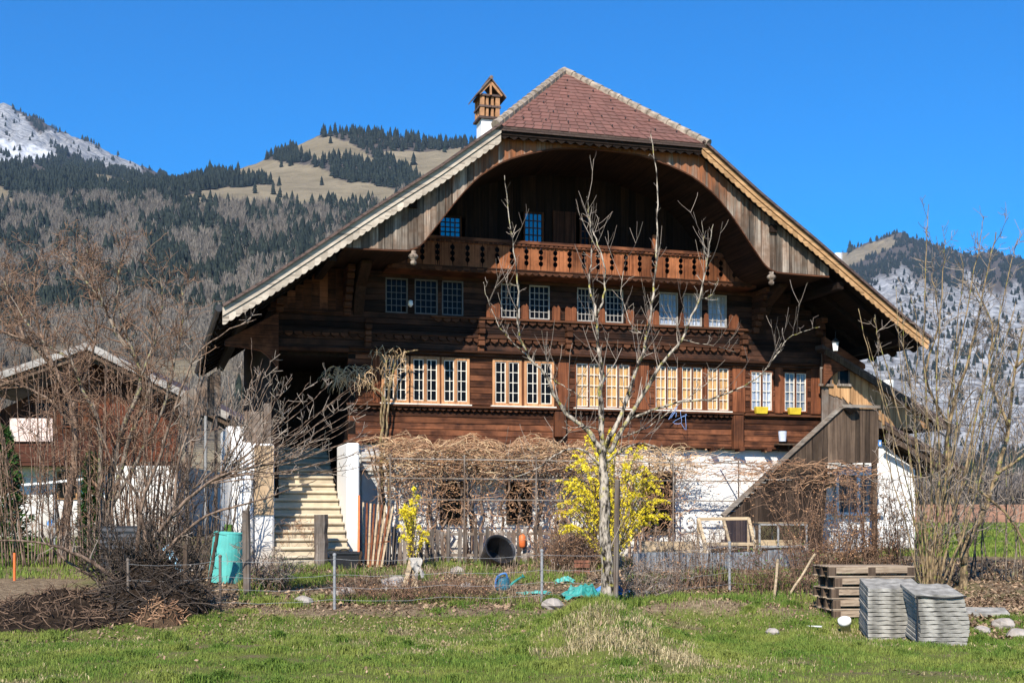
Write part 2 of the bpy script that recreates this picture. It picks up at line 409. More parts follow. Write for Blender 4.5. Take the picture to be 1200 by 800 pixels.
def GP(px, py):                                      # the ground point seen at a pixel row
    a, b = 13., 58.
    for _ in range(40):
        m = (a+b)/2; y = HZ-(Hs(XY(px, m), m)-CZ)/m*FOC
        if y > py: a = m
        else: b = m
    x = XY(px, a); return Vector((x, a, Hs(x, a)))
def grid_mesh(name, X, Y, Z, mat, attr=None):
    n, m = X.shape; idx = np.arange(n*m).reshape(n, m)
    T = np.stack([idx[:-1, :-1], idx[:-1, 1:], idx[1:, 1:], idx[1:, :-1]], -1).reshape(-1, 4)
    o = np_mesh(name, np.stack([X, Y, Z], -1), T, mat, smooth=True)
    if attr is not None:
        a = o.data.color_attributes.new('cover', 'FLOAT_COLOR', 'POINT')
        a.data.foreach_set('color', attr.astype(np.float32).ravel())
    return o
# near ground: lawn, garden earth
t = NT('ground'); v = t.coord((1, 1, 1)); f = t.noise(v, .55, 6, .6); f2 = t.noise(v, 9, 5, .65); f3 = t.noise(v, 38, 3)
soil = t.ramp(f2, [(.3, (.085, .055, .034)), (.5, (.20, .145, .09)), (.72, (.34, .26, .165))])
lawn = t.mix(f3, (.065, .085, .018), (.20, .21, .05))
at = t.n('ShaderNodeVertexColor', _layer_name='cover')
g = t.sepz(at.outputs[0], 0)
k = t.math('ADD', g, t.rng(f, .3, .7, -.45, .45)); k = t.rng(k, .35, .65, 0, 1)
fb = t.noise(v, 1.1, 6, .7); lawn = t.mix(t.rng(fb, .5, .64, 0, .85), lawn, (.17, .125, .075)); c = t.mix(k, soil, lawn); t.bump(f3, .9, .04); mat_ground = t.done(c, .95, .1)
gx = np.linspace(-66, 66, 331); gy = np.concatenate([np.linspace(-40, 12, 40), np.linspace(12.2, 34, 150), np.linspace(34.4, 72, 95)])
GX, GY = np.meshgrid(gx, gy)
def lawn_mask(X, Y):
    px = 600+1500*X/np.maximum(Y, 5)
    a = np.clip((24.3+.5*fbm(X*.7, Y*.2, 3, 5)-Y)/.8, 0, 1)          # lawn in front of the fence
    b = np.clip((Y-30.5)/2, 0, 1)*np.clip((170-px)/60, 0, 1)          # grass by the chalet
    d = np.clip((Y-38)/3, 0, 1)*np.clip((px-1020)/60, 0, 1)           # field at the right
    e = .3*np.clip((Y-25)/2, 0, 1)
    return np.clip(np.maximum(np.maximum(a, b), np.maximum(d, e)), 0, 1)
lm = lawn_mask(GX, GY)
tag(grid_mesh('ground', GX, GY, H(GX, GY), mat_ground, np.stack([lm, lm, lm, lm*0+1], -1)), kind='structure')
# hills and mountains, one fan of terrain to the skyline
def inpoly(x, y, poly):
    x = np.asarray(x); y = np.asarray(y); ins = np.zeros(x.shape, bool); n = len(poly)
    for i in range(n):
        x0, y0 = poly[i]; x1, y1 = poly[(i+1) % n]
        c = ((y0 > y) != (y1 > y)) & (x < (x1-x0)*(y-y0)/((y1-y0) or 1e-9)+x0); ins ^= c
    return ins
MEADOWS = [[(205,232),(250,222),(330,218),(420,214),(470,225),(470,238),(420,243),(300,240),(215,240)],
           [(255,200),(300,186),(330,190),(372,196),(402,210),(415,216),(340,220),(300,212),(268,206)],
           [(340,172),(360,160),(385,160),(410,168),(438,186),(436,194),(405,186),(372,188)],
           [(440,177),(500,178),(545,172),(600,175),(600,230),(500,222),(478,200),(460,190)],
           [(-60,222),(0,218),(12,224),(20,240),(-40,244)],[(95,203),(130,208),(185,222),(182,228),(120,218)],
           [(20,198),(60,202),(55,207),(20,205)]]
def cover(px, y, Y):
    """meadow, rock, snow shares of far terrain seen at a pixel"""
    wob = fbm(px/14, y/9, 3, 77)*10; wob2 = fbm(px/14+9, y/9+3, 3, 78)*8
    mead = np.zeros(px.shape)
    for p in MEADOWS: mead = np.maximum(mead, inpoly(px+wob, y+wob2, p)*1.0)
    mead *= (Y > 1450) & (Y < 3000)
    low = np.clip((Y-60)/40, 0, 1)*np.clip((520-Y)/160, 0, 1)*(px < 700)
    mead = np.maximum(mead, low*np.clip(.5+2.2*fbm(px/60, np.log(Y)*7, 4, 55), 0, 1))
    val = (px > 850)*np.clip((430-Y)/100, 0, 1)
    mead = np.maximum(mead, val)
    rmead = inpoly(px+wob*.4, y+wob2*.4, [(965,306),(990,296),(1046,276),(1052,286),(1010,306),(985,318)])*(Y > 3000)
    mead = np.maximum(mead, rmead)
    # left rock mountain
    rock = np.clip(inpoly(px+wob, y+wob2, [(-80,100),(0,112),(35,145),(70,178),(50,192),(0,192),(-80,190)])*1.0+
                   inpoly(px+wob, y+wob2, [(60,150),(90,160),(170,196),(168,208),(100,190),(40,160)])*.8, 0, 1)*(Y > 2500)
    # right cliffs
    n = fbm(px/22, y/34, 5, 91)
    cl = np.clip((y-312-.18*np.abs(px-1080)+70*n)/22, 0, 1)*(px > 940)*(Y > 1500)*np.clip((600-y)/60, 0, 1)
    cl = cl*np.clip(.88+1.5*fbm(px/7, y/16, 4, 17), 0, 1)
    streak = inpoly(px+wob*.5, y, [(1128,312),(1150,330),(1180,372),(1200,396),(1200,410),(1160,372),(1130,330)])*.9*(Y > 1500)
    rock = np.maximum(rock, np.maximum(cl, streak))
    snow = ((y < 305)*(px > 960)*(px < 985)*(Y > 3000))*1.0
    snow = np.maximum(snow, inpoly(px+wob, y+wob2, [(1030,300),(1080,286),(1085,290),(1040,306)])*.0)
    snow = np.maximum(snow, inpoly(px+wob*1.2, y+wob2, [(-20,160),(40,168),(66,182),(40,186),(-20,188)])*(Y > 2500)*np.clip(.5+4*fbm(px/5, y/5, 3, 88), 0, .8))
    return mead, rock, snow
t = NT('mountain'); v = t.coord((1, 1, 1))
f = t.noise(v, .012, 7, .65); f2 = t.noise(t.coord((1, 1, .35)), .045, 6, .7); f3 = t.noise(v, .25, 4, .6)
at = t.n('ShaderNodeVertexColor', _layer_name='cover')
s = t.n('ShaderNodeSeparateColor'); t.t.links.new(at.outputs[0], s.inputs[0])
floor_c = t.mix(f3, (.035, .034, .03), (.16, .13, .11))
mead_c = t.mix(t.rng(f, .35, .65, 0, 1), (.185, .150, .092), (.30, .245, .158))
valley = t.mix(f, (.12, .17, .04), (.25, .22, .10))
rock_c = t.ramp(f2, [(.28, (.09, .093, .10)), (.48, (.29, .295, .30)), (.68, (.60, .595, .58))])
c = t.mix(s.outputs[0], floor_c, mead_c)
rk = t.math('MULTIPLY', s.outputs[1], t.rng(f2, .30, .42, .12, 1)); c = t.mix(rk, c, rock_c)
c = t.mix(s.outputs[2], c, t.mix(f2, (.65, .67, .70), (.85, .87, .9)))
t.bump(f2, 1.0, 9.0); mat_hill = t.done(c, .95, .08)
fx = np.linspace(-880, 2080, 741)
fy = np.exp(np.concatenate([np.linspace(math.log(70), math.log(1400), 90), np.linspace(math.log(1420), math.log(6500), 240)]))
FX, FY = np.meshgrid(fx, fy); XX = (FX-600)/1500*FY; ZZ = H(XX, FY)
yp = HZ-(ZZ-CZ)/FY*1500
cm, cr, cs = cover(FX, yp, FY)
tag(grid_mesh('hills', XX, FY, ZZ, mat_hill, np.stack([cm, cr, cs, cm*0+1], -1)), kind='structure')

# far woods: conifers and grey leafless broadleaves, each kind one uncountable mass
def conifer_base(rs, tiers=6, seg=6):
    V = []; T = []
    for i in range(tiers):
        z0 = .06+.86*i/tiers; z1 = min(1.0, z0+1.7/tiers+.05); r = .215*(1-i/tiers)**.85+.02
        n = len(V)
        for k in range(seg*2):
            a = 2*math.pi*(k+rs.random()*.5)/(seg*2); q = r*(1.15 if k % 2 else .55)*(.8+.4*rs.random())
            V.append((q*math.cos(a), q*math.sin(a), z0-(.03 if k % 2 else -.02)))
        V.append((0, 0, z1))
        for k in range(seg*2): T.append((n+k, n+(k+1) % (seg*2), n+seg*2))
    return np.array(V), np.array(T)
def bare_base(rs, nb=70):
    V = []; T = []
    for i in range(nb):
        a = rs.random()*6.28; h0 = .05+.5*rs.random(); r1 = .03+.26*rs.random(); h1 = min(1, h0+.15+.35*rs.random())
        if i < 3: h0, r1, h1 = 0, .05, .8
        c = np.array([math.cos(a)*r1*.25, math.sin(a)*r1*.25, h0]); e = np.array([math.cos(a)*r1, math.sin(a)*r1, h1])
        b = a+rs.random()*3; w = np.array([math.cos(b), math.sin(b), 0])*(.004+.010*rs.random())
        n = len(V); V += [c-w, c+w, e+w*.9, e-w*.9]; T += [(n, n+1, n+2), (n, n+2, n+3)]
    return np.array(V), np.array(T)
def scatter(name, bases, pos, hts, wid, mat):
    VV = []; TT = []; off = 0; rs = np.random.RandomState(5)
    for i in range(len(pos)):
        V, T = bases[i % len(bases)]; a = rs.rand()*6.28; c, s = math.cos(a), math.sin(a)
        v = np.empty_like(V); h = hts[i]; w = h*wid*(.8+.4*rs.rand())
        v[:, 0] = (V[:, 0]*c-V[:, 1]*s)*w+pos[i][0]; v[:, 1] = (V[:, 0]*s+V[:, 1]*c)*w+pos[i][1]; v[:, 2] = V[:, 2]*h+pos[i][2]-.03*h
        VV.append(v); TT.append(T+off); off += len(V)
    return np_mesh(name, np.concatenate(VV), np.concatenate(TT), mat)
def forest():
    rs = np.random.RandomState(11); pr = random.Random(3)
    n = 130000
    px = rs.uniform(-560, 870, n); Y = np.exp(rs.uniform(math.log(160), math.log(2350), n))
    X = (px-600)/1500*Y; Z = H(X, Y); y = HZ-(Z-CZ)/Y*1500
    m, r, sn = cover(px, y, Y)
    dens = np.where(Y < 620, .30, np.where(Y < 1650, .50, .62))
    wood_band = (y < 228) | (Y > 1650)
    keep = (rs.rand(n) < dens) & (m < .4)
    bare_sky = (Y > 1650) & inpoly(px, y, [(190,240),(215,216),(260,205),(262,192),(240,194),(200,212)]) & (rs.rand(n) < .5)
    keep &= ~bare_sky
    scat = (m >= .4) & (Y > 1500) & (rs.rand(n) < .004)
    clump = fbm(px/30, y/16, 4, 33)
    conp = np.where(wood_band, 1.0, np.clip(.22+4.2*clump, .02, .85)*np.clip((Y-350)/400, .02, 1))
    con = (rs.rand(n) < conp)
    ic = np.where((keep & con) | scat)[0]; ib = np.where(keep & ~con)[0]
    bc = [conifer_base(pr) for _ in range(6)]; bb = [bare_base(pr) for _ in range(6)]
    pc = np.stack([X, Y, Z], -1)
    t = NT('conifer_wood'); c = t.mix(t.island(), (.010, .016, .015), (.030, .038, .030)); mc = t.done(c, .9, .1)
    t = NT('leafless_wood'); c = t.mix(t.island(), (.080, .070, .060), (.26, .225, .185)); mb = t.done(c, .9, .1)
    tag(scatter('conifer_forest', bc, pc[ic], rs.uniform(12, 23, len(ic))*np.clip(Y[ic]/1000, .4, 1), 1.0, mc), 'dark conifer forest covering the hillside and ridge behind the farmhouse', 'forest', kind='stuff')
    tag(scatter('leafless_forest', bb, pc[ib], rs.uniform(9, 17, len(ib))*np.clip(Y[ib]/1000, .35, 1), 1.0, mb), 'grey leafless woodland on the steep slope left of the farmhouse', 'forest', kind='stuff')
    # right mountain and left rock mountain: dark woods on the slopes and skyline
    n = 54000; px = np.concatenate([rs.uniform(940, 1420, n//2), rs.uniform(-560, 225, n//2)])
    Y = np.exp(rs.uniform(math.log(2100), math.log(4600), n))
    X = (px-600)/1500*Y; Z = H(X, Y); y = HZ-(Z-CZ)/Y*1500; m, r, sn = cover(px, y, Y)
    k = (m < .3) & (sn < .3) & (fbm(px/9, y/7, 3, 66) > -.07) & (rs.rand(n) < np.where(r > .35, np.where(px < 300, .05, .07), .9))
    k &= ~((px < 225) & (Y < 2500))
    i = np.where(k)[0]
    tag(scatter('mountain_forest', bc, np.stack([X, Y, Z], -1)[i], rs.uniform(9, 20, len(i)), 1.1, mc), 'dark forest clinging to the distant rocky mountains', 'forest', kind='stuff')
    t = NT('lone_spruce'); c = t.mix(t.island(), (.010, .018, .014), (.035, .048, .03)); ml = t.done(c, .9, .1)
    for (px_, Y_, h, lab) in [(246, 2250, 30, 'lone dark spruce on the ridge skyline at the end of the meadow'),
                              (265, 2100, 20, 'small dark spruce on the ridge just below the lone skyline spruce'),
                              (521, 2150, 17, 'small round spruce alone on the pale meadow beside the roof'),
                              (407, 1900, 22, 'dark spruce standing apart at the lower edge of the alpine meadow'),
                              (996, 4400, 46, 'single dark spruce on the snowy shoulder of the right mountain')]:
        x = XY(px_, Y_); z = Hs(x, Y_)
        r_ = thing('spruce_tree', (x, Y_, z-.5), lab, 'tree', 'lone spruces on the ridges')
        V, T = conifer_base(pr, 8); V = V*np.array([h*1.1, h*1.1, h]); np_mesh('crown', V, T, ml, r_)
        tr = MB(); tr.tube([(0, 0, -.5), (0, 0, h*.5)], [h*.02, h*.008], 6); tr.build('trunk', M['bark_dark'], r_)
forest()
def right_forest():
    rs = np.random.RandomState(19); pr = random.Random(5); n = 9000
    px = rs.uniform(880, 1500, n); Y = np.exp(rs.uniform(math.log(420), math.log(2600), n)); X = (px-600)/1500*Y; Z = H(X, Y); y = HZ-(Z-CZ)/Y*1500
    m, r, sn = cover(px, y, Y); k = (rs.rand(n) < np.where(r > .5, .25, .85)) & (Y > 420+120*fbm(px/40, px*0, 2, 3))
    con = rs.rand(n) < np.clip(.25+2*fbm(px/30, y/16, 3, 12), .05, .7); pos = np.stack([X, Y, Z], -1)
    t = NT('leafless_wood_grey'); mb = t.done(t.mix(t.island(), (.085, .075, .068), (.24, .205, .18)), .9, .1)
    i = np.where(k & ~con)[0]; tag(scatter('leafless_forest', [bare_base(pr) for _ in range(5)], pos[i], rs.uniform(9, 17, len(i)), 1.1, mb), 'grey leafless woodland below the cliffs at the right', 'forest', kind='stuff')
    t = NT('conifer_wood_right'); mc = t.done(t.mix(t.island(), (.012, .02, .018), (.035, .045, .034)), .9, .1)
    i = np.where(k & con)[0]; tag(scatter('conifer_forest', [conifer_base(pr) for _ in range(5)], pos[i], rs.uniform(12, 22, len(i)), 1.0, mc), 'dark conifers scattered below the cliffs at the right', 'forest', kind='stuff')
right_forest()
# air between here and the mountains
hzm = bpy.data.materials.new('haze'); hzm.use_nodes = True; hzm.node_tree.nodes.clear()
ho = hzm.node_tree.nodes.new('ShaderNodeOutputMaterial'); hv = hzm.node_tree.nodes.new('ShaderNodeVolumePrincipled')
hv.inputs['Color'].default_value = (.50, .72, 1, 1); hv.inputs['Density'].default_value = .00004; hv.inputs['Anisotropy'].default_value = .1
hzm.node_tree.links.new(hv.outputs[0], ho.inputs['Volume'])
hm = MB(); hm.box(-7000, 7500, -60, 6600, -4, 1720); hzo = hm.build('haze', hzm); tag(hzo, 'thin blue air haze over the valley', 'haze', kind='stuff')
# ------------------------------------------------------------------ farmhouse (local frame: x along the facade, y away from the viewer, z up)
TH = R(16); HD = 35.0; ZB = .95; UC = 1.6
cT, sT = math.cos(TH), math.sin(TH)
def fp(px, py, w=0.0):                               # pixel -> (u, z) on a plane parallel to the facade
    a = (px-600)/FOC; u = (a*(HD+w*cT)+w*sT)/(cT-a*sT); Y = HD+u*sT+w*cT
    return u, CZ+(HZ-py)/FOC*Y
def L2W(u, w, z): return Vector((u*cT-w*sT, HD+u*sT+w*cT, z))
HO = (0, 0, ZB)
house = thing('farmhouse', (0, HD, ZB), 'huge dark timber farmhouse with a sweeping gable roof, arched fascia and white stone base', 'farmhouse', rz=TH)
def hb(): return MB(HO)
hr = random.Random(21)
# openings: (px0, px1, z0, z1) grouped by kind
WA = [(447, 479), (481, 515), (517, 550)]; WB = [(577, 611), (614, 649)]
WC = [(674, 705), (709, 739)]; WD = [(767, 795), (798, 824), (828, 855)]; WE = [(879, 906), (918, 946)]
UPW = [(451, 477), (485, 512), (517, 542), (586, 608), (619, 643), (675, 695), (708, 729), (771, 793), (799, 821), (828, 850)]
def ux(p, w=0): return fp(p, 400, w)[0]
lowW = [(ux(a), ux(b), 5.14, 6.40) for a, b in WA+WB+WC+WD+WE]
upW = [(ux(a), ux(b), 7.52, 8.45) for a, b in UPW]
topW = [(fp(515, 0)[0], fp(541, 0)[0], 9.50, 10.22), (fp(614, 0)[0], fp(637, 0)[0], 9.42, 10.48), (fp(680, 0)[0], fp(692, 0)[0], 9.42, 10.48)]
RO = [(9.5, 7.03), (8.6, 7.62), (6.0, 9.50), (4.3, 10.68), (2.72, 11.88)]      # roof top edge, offset from the centre line
ROF = RO+[(0, 14.5)]
def roofz(a):
    a = abs(a); xs = [p[0] for p in reversed(ROF)]; zs = [p[1] for p in reversed(ROF)]
    return float(np.interp(a, xs, zs))
def amax(z):                                           # half width of the roof at a height
    xs = [p[0] for p in ROF]; zs = [p[1] for p in ROF]
    return float(np.interp(z, zs, xs))
def log_wall(m, u0, u1, z0, z1, course, openings, w=0.0, th=.14, jit=.012):
    n = max(1, round((z1-z0)/course)); h = (z1-z0)/n
    for i in range(n):
        a, b = z0+i*h, z0+(i+1)*h
        cuts = sorted({a, b}|{q for o in openings for q in (o[2], o[3]) if a < q < b and o[1] > u0 and o[0] < u1})
        for c0, c1 in zip(cuts[:-1], cuts[1:]):
            lim = amax(c1+.28); x = max(u0, UC-lim); ue = min(u1, UC+lim); mid = (c0+c1)/2; j = hr.uniform(-jit, jit)
            for o in sorted(openings)+[(ue, ue, -1e9, 1e9)]:
                if not o[2] < mid < o[3]: continue
                if o[0] > x+.01:
                    top = c1-(.012 if abs(c1-b) < 1e-6 else 0)
                    m.box(x, min(o[0], u1), w+j, w+th, c0, top)
                x = max(x, o[1])
UL, URt = -6.5, 9.45
m = hb(); log_wall(m, -4.5, URt, 4.13, 6.62, .165, lowW); o_ = m.build('lower_timber_wall', M['timber'], house, bevel=.012)
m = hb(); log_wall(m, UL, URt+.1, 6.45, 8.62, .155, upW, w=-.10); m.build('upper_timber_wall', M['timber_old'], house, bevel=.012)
m = hb()
for i in range(60):
    a = -4.9+i*.225; b = a+.22; zt_ = roofz(max(abs(a-UC), abs(b-UC)))-.3
    if zt_ < 8.8: continue
    zt_ = min(zt_, 12.2)
    for o in [(a, b, 8.62, 12.2)]:
        segs = [(8.62, zt_)]
        for q in topW:
            if q[0] < b and q[1] > a: segs = [(8.62, q[2]), (q[3], max(zt_, q[3]+.05))]
        for s0, s1 in segs: m.box(a, b, .05+hr.uniform(-.008, .008), .12, s0, s1)
m.build('attic_wall', wood('attic_boards', (.007, .004, .003), (.036, .017, .010), 'z', 16, .5), house)  # near-black boards, gable shade put into the base colour
m = hb(); m.box(ux(648), ux(675), -.0, .045, 9.4, 10.55); m.build('attic_door', wood('attic_door', (.03, .012, .008), (.11, .042, .022), 'z', 16, .3), house)
m = hb()                                              # side and back walls, porch recess, floors: closed body
m.box(UL, UL+.2, .06, 9.6, .9, 7.6); m.box(URt-.1, URt+.1, .06, 9.6, .9, 7.6); m.box(UL, URt, 9.4, 9.6, .9, 7.6)
m.box(UL+.2, -4.4, 3.4, 3.6, .9, 6.3)
m.box(-4.5, -4.3, .0, 9.4, 4.12, 6.6)
m.box(UL, URt, .05, 9.4, 6.32, 6.44); m.box(-5, 8.2, .13, 9.4, 8.56, 8.61); m.box(UL+.2, URt-.1, 4.4, 9.4, 3.95, 4.1)
m.box(-4.2, URt-.2, .5, .6, 4.2, 8.5); m.box(-2.5, 5.7, .5, .6, 8.6, 11)
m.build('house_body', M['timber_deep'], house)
# white stone storey
m = hb(); m.box(-4.4, URt, .18, .5, .6, 4.06); m.box(-4.72, -4.40, -1.25, .5, .6, 3.98)
m.build('stone_base', M['plaster'], house, bevel=.03)
m = hb(); m.box(ux(428)-.1, ux(445), -.03, .18, .9, 3.9)
m.build('base_pilaster', plain('grey_render', (.50, .50, .49), .9, .1, .15, 5), house, bevel=.02)
m = hb()
for a, b, z0, z1 in [(ux(520), ux(545), 2.0, 3.0), (ux(598), ux(622), 2.0, 3.0), (ux(700), ux(722), 1.9, 3.1), (ux(757), ux(790), 1.7, 3.3)]:
    m = hb(); m.box(a, b, .14, .176, z0, z1); cwn = m.build('cellar_window', M['pane'], house)
    m = hb()
    for x in (a-.07, (a+b)/2-.03, b): m.box(x, x+.07, .11, .178, z0, z1)
    m.box(a-.07, b+.07, .10, .178, z0-.08, z0); m.box(a-.07, b+.07, .10, .178, z1, z1+.08); m.build('frame', M['brown_wood'], cwn)
m = hb()
for a in np.arange(-4.3, 9.3, .85): m.box(a, a+.14, -.22, .18, 4.0, 4.12)
m.box(-4.6, URt, -.06, .18, 4.07, 4.125); m.build('sill_beam', M['timber'], house, bevel=.01)
# carved ledges
def dentil(m, u0, u1, z, w, per=.2, h=.10, dep=.05):
    for a in np.arange(u0, u1-per*.5, per):
        m.prism([(a, z), (a+per*.8, z), (a+per*.8, z-h*.55), (a+per*.4, z-h), (a, z-h*.55)], w-dep, w+.02)
m = hb()
for z, w, u0, u1, pr in [(5.10, 0, -4.55, 6.9, .17), (5.08, -.02, 6.95, 9.45, .10), (7.49, -.10, -2.3, 7.1, .14), (6.98, -.10, -4.5, 7.1, .10), (6.58, -.10, -4.5, 9.45, .12)]:
    m.box(u0, u1, w-pr, w+.02, z-.06, z)
m.build('carved_ledge', M['carve'], house, bevel=.012)
m = hb()
for q in ((-4.4, 6.8, 5.03, 0, .17, .08, .10), (-6.4, 7.0, 6.92, -.10, .24, .12, .08), (-2.2, 7.0, 7.43, -.10, .24, .11, .09)):
    m = hb(); dentil(m, *q); m.build('carved_frieze', M['carve'], house)
# posts between the lit window groups, corner boards with beam heads
m = hb()
for p in [(437, 445), (654, 667), (744, 760), (858, 873), (908, 917), (950, 962)]:
    m = hb(); m.box(ux(p[0]), ux(p[1]), -.045, .02, 5.12, 6.46); m.build('corner_post', M['winred'], house, bevel=.01)
for p in [(515.6, 516.4), (612, 613.2), (796, 797.4), (825, 827)]:
    m = hb(); m.box(ux(p[0]), ux(p[1]), -.03, .02, 5.14, 6.40); m.build('window_post', M['winred'], house)
for u, z0, z1, w in [(ux(863), 4.05, 5.02, 0), (ux(655), 4.3, 5.0, 0)]:
    m = hb(); m.box(u-.16, u+.16, w-.18, w+.02, z0, z1); m.build('corner_beam', M['timber_v'], house, bevel=.02)
m = hb()                                              # stepped beam heads and consoles
for u in (ux(562), ux(664), ux(868), ux(430)):
    m = hb()
    for i in range(5):
        z = 6.55+i*.16; k = .10+.06*(i % 2)+i*.03
        m.box(u-.09, u+.09, -.10-k, -.09, z, z+.145)
    m.build('beam_head', M['carve'], house, bevel=.02)
for u in (-6.3, -4.55, 7.25, 9.3):
    m = hb()
    for i in range(7):
        z = 7.4+i*.17; k = .12+i*.13
        if z+.16 < roofz(abs(u-UC))-.3: m.box(u-.10, u+.10, -.10-k, -.09, z, z+.16)
    m.build('eave_console', M['carve'], house, bevel=.02)
m = hb()                                              # carved shutter boards beside the upper windows
for a, b in [(568, 584), (609, 617), (645, 654), (660, 673), (697, 706), (731, 740), (755, 769), (794, 798), (822, 827), (851, 862)]:
    u0, u1 = ux(a), ux(b); m = hb(); m.prism([(u0, 7.5), (u1, 7.5), (u1, 7.84), (u1-.06, 7.92), ((u0+u1)/2, 7.84), (u0+.06, 7.92), (u0, 7.84)], -.20, -.17)
    m.build('carved_board', M['winred'], house)
# windows: frame and bars, pane and curtain below it
def window(u0, u1, z0, z1, w, nx, ny, frame, bars, pane, cas=2, curt=None, fw=.05, bw=.018, label=None):
    f = hb(); d0, d1 = w-.035, w+.05
    f.box(u0, u0+fw, d0, d1, z0, z1); f.box(u1-fw, u1, d0, d1, z0, z1)
    f.box(u0+fw, u1-fw, d0, d1, z0, z0+fw); f.box(u0+fw, u1-fw, d0, d1, z1-fw, z1)
    if cas == 2: f.box((u0+u1)/2-fw*.55, (u0+u1)/2+fw*.55, d0-.012, d1, z0+fw, z1-fw)
    fo = f.build('window', frame, house, bevel=.006)
    if label: fo['label'] = label
    b = hb(); sx = (u1-u0-2*fw)/nx; sz = (z1-z0-2*fw)/ny
    if cas == 2:
        for a0, a1 in ((u0+fw, (u0+u1)/2-fw*.55), ((u0+u1)/2+fw*.55, u1-fw)):
            q = .022; e0, e1 = w-.012, w+.03
            b.box(a0, a0+q, e0, e1, z0+fw, z1-fw); b.box(a1-q, a1, e0, e1, z0+fw, z1-fw)
            b.box(a0+q, a1-q, e0, e1, z0+fw, z0+fw+q); b.box(a0+q, a1-q, e0, e1, z1-fw-q, z1-fw)
    for i in range(1, nx):
        if cas == 2 and i*2 == nx: continue
        x = u0+fw+i*sx; b.box(x-bw/2, x+bw/2, w-.006, w+.014, z0+fw, z1-fw)
    for i in range(1, ny):
        z = z0+fw+i*sz; b.box(u0+fw, u1-fw, w-.003, w+.017, z-bw/2, z+bw/2)
    b.build('glazing_bars', bars, fo)
    p = hb(); p.add([(u0+fw, w+.022, z0+fw), (u1-fw, w+.022, z0+fw), (u1-fw, w+.022, z1-fw), (u0+fw, w+.022, z1-fw)], [(0, 1, 2, 3)])
    p.build('pane', pane, fo)
    if curt:
        c = hb(); n = 18; top = []; bot = []
        for i in range(n+1):
            x = u0+fw+(u1-u0-2*fw)*i/n; y = w+.048+.012*math.sin(i*2.4+u0)
            bot.append((x, y, z0+.04)); top.append((x, y, z1-.04))
        c.sheet(bot, top, (0, .006, 0)); c.build('curtain', curt, fo)
    return fo
for i, (a, b, z0, z1) in enumerate(lowW):
    k = i
    if k < 5: window(a, b, z0, z1, -.01, 4, 4, M['winwood'], M['winwhite'], M['pane'], fw=.075)
    elif k < 10: window(a, b, z0, z1, .02, 4, 4, M['winred'], M['winwhite'], M['pane_clear'], curt=M['curt_y'], fw=.035)
    else: window(a, b, z0+.02, z1-.05, .02, 4, 4, M['winred'], M['winwhite'], M['pane_clear'], curt=M['curt_w'] if k == 10 else M['curt_g'], fw=.045)
for i, (a, b, z0, z1) in enumerate(upW):
    window(a, b, z0, z1, -.06, 4, 5, M['windark'] if i < 3 else M['winupper'], M['windark'] if i < 3 else M['winupper'], M['pane_clear'] if i >= 7 else M['pane'],
           cas=1, curt=M['curt_w'] if i >= 7 else None, fw=.035, bw=.016)
for a, b, z0, z1 in topW[:2]: window(a, b, z0, z1, .03, 4, 5, M['timber_v'], M['timber_v'], M['pane_sky'], cas=1, fw=.04, bw=.022)
window(*topW[2], .03, 2, 5, M['timber_v'], M['timber_v'], M['pane'], cas=1, fw=.04, bw=.022)
m = hb()                                              # window sills
for g in (WA, WB, WC, WD): m.box(ux(g[0][0])-.05, ux(g[-1][1])+.05, -.10, .02, 5.102, 5.138)
m.build('window_sill', M['winwhite'], house)
# ---- balcony
bal = hb(); bal.box(-3.6, 6.9, -.88, .04, 8.55, 8.63); bal = bal.build('balcony', M['timber'], house)
m = hb(); step = .405; u = -3.5
def notch(s):                                         # half of the bead shaped cut-out on a board edge
    prof = [(0, 8.70)]; base = 8.80
    for k in range(3):
        c = base+.075+k*.155
        for a in range(-3, 4): prof.append((.062*math.cos(a*math.pi/7), c+.066*math.sin(a*math.pi/7)*1.05))
    return prof
while u < 6.75:
    nl = notch(0); z0, z1 = 8.66, 9.33
    poly = [(u+.004, z0)]+[(u+step-.004, z0)]+[(u+step-.004-dx, z) for dx, z in nl[1:]]+[(u+step-.004, z1), (u+.004, z1)]+[(u+.004+dx, z) for dx, z in reversed(nl[1:])]
    m.prism(poly, -.90+hr.uniform(-.004, .004), -.865); u += step
m.build('balustrade', M['balc'], bal)
m = hb(); m.box(-3.55, 6.8, -.98, -.80, 9.36, 9.45); m.box(-3.55, 6.8, -.94, -.84, 9.30, 9.36)
for a in np.arange(-3.5, 6.7, .13): m.box(a, a+.09, -.965, -.94, 9.30, 9.36)
m.build('handrail', M['timber'], bal, bevel=.008)
m = hb()
per = .19
for a in np.arange(-3.5, 6.7, per): m.prism([(a, 8.66), (a, 8.60), (a+per*.25, 8.56), (a+per*.5, 8.54), (a+per*.75, 8.56), (a+per, 8.60), (a+per, 8.66)], -.925, -.905)
m.box(-3.5, 6.7, -.95, -.905, 8.655, 8.685); m.build('scalloped_trim', M['carve'], bal)
m = hb()
for u in (ux(606), ux(640), ux(760)): m.lathe((u, -.87, 9.45), [(.05, 0), (.07, .08), (.05, .16), (.06, .3), (.03, .36)], 8)
m = hb(); u_ = ux(767, -.9); m.box(u_-.05, u_+.05, -.92, -.82, 9.45, 9.85); m.build('post', M['balc'], bal, bevel=.01)
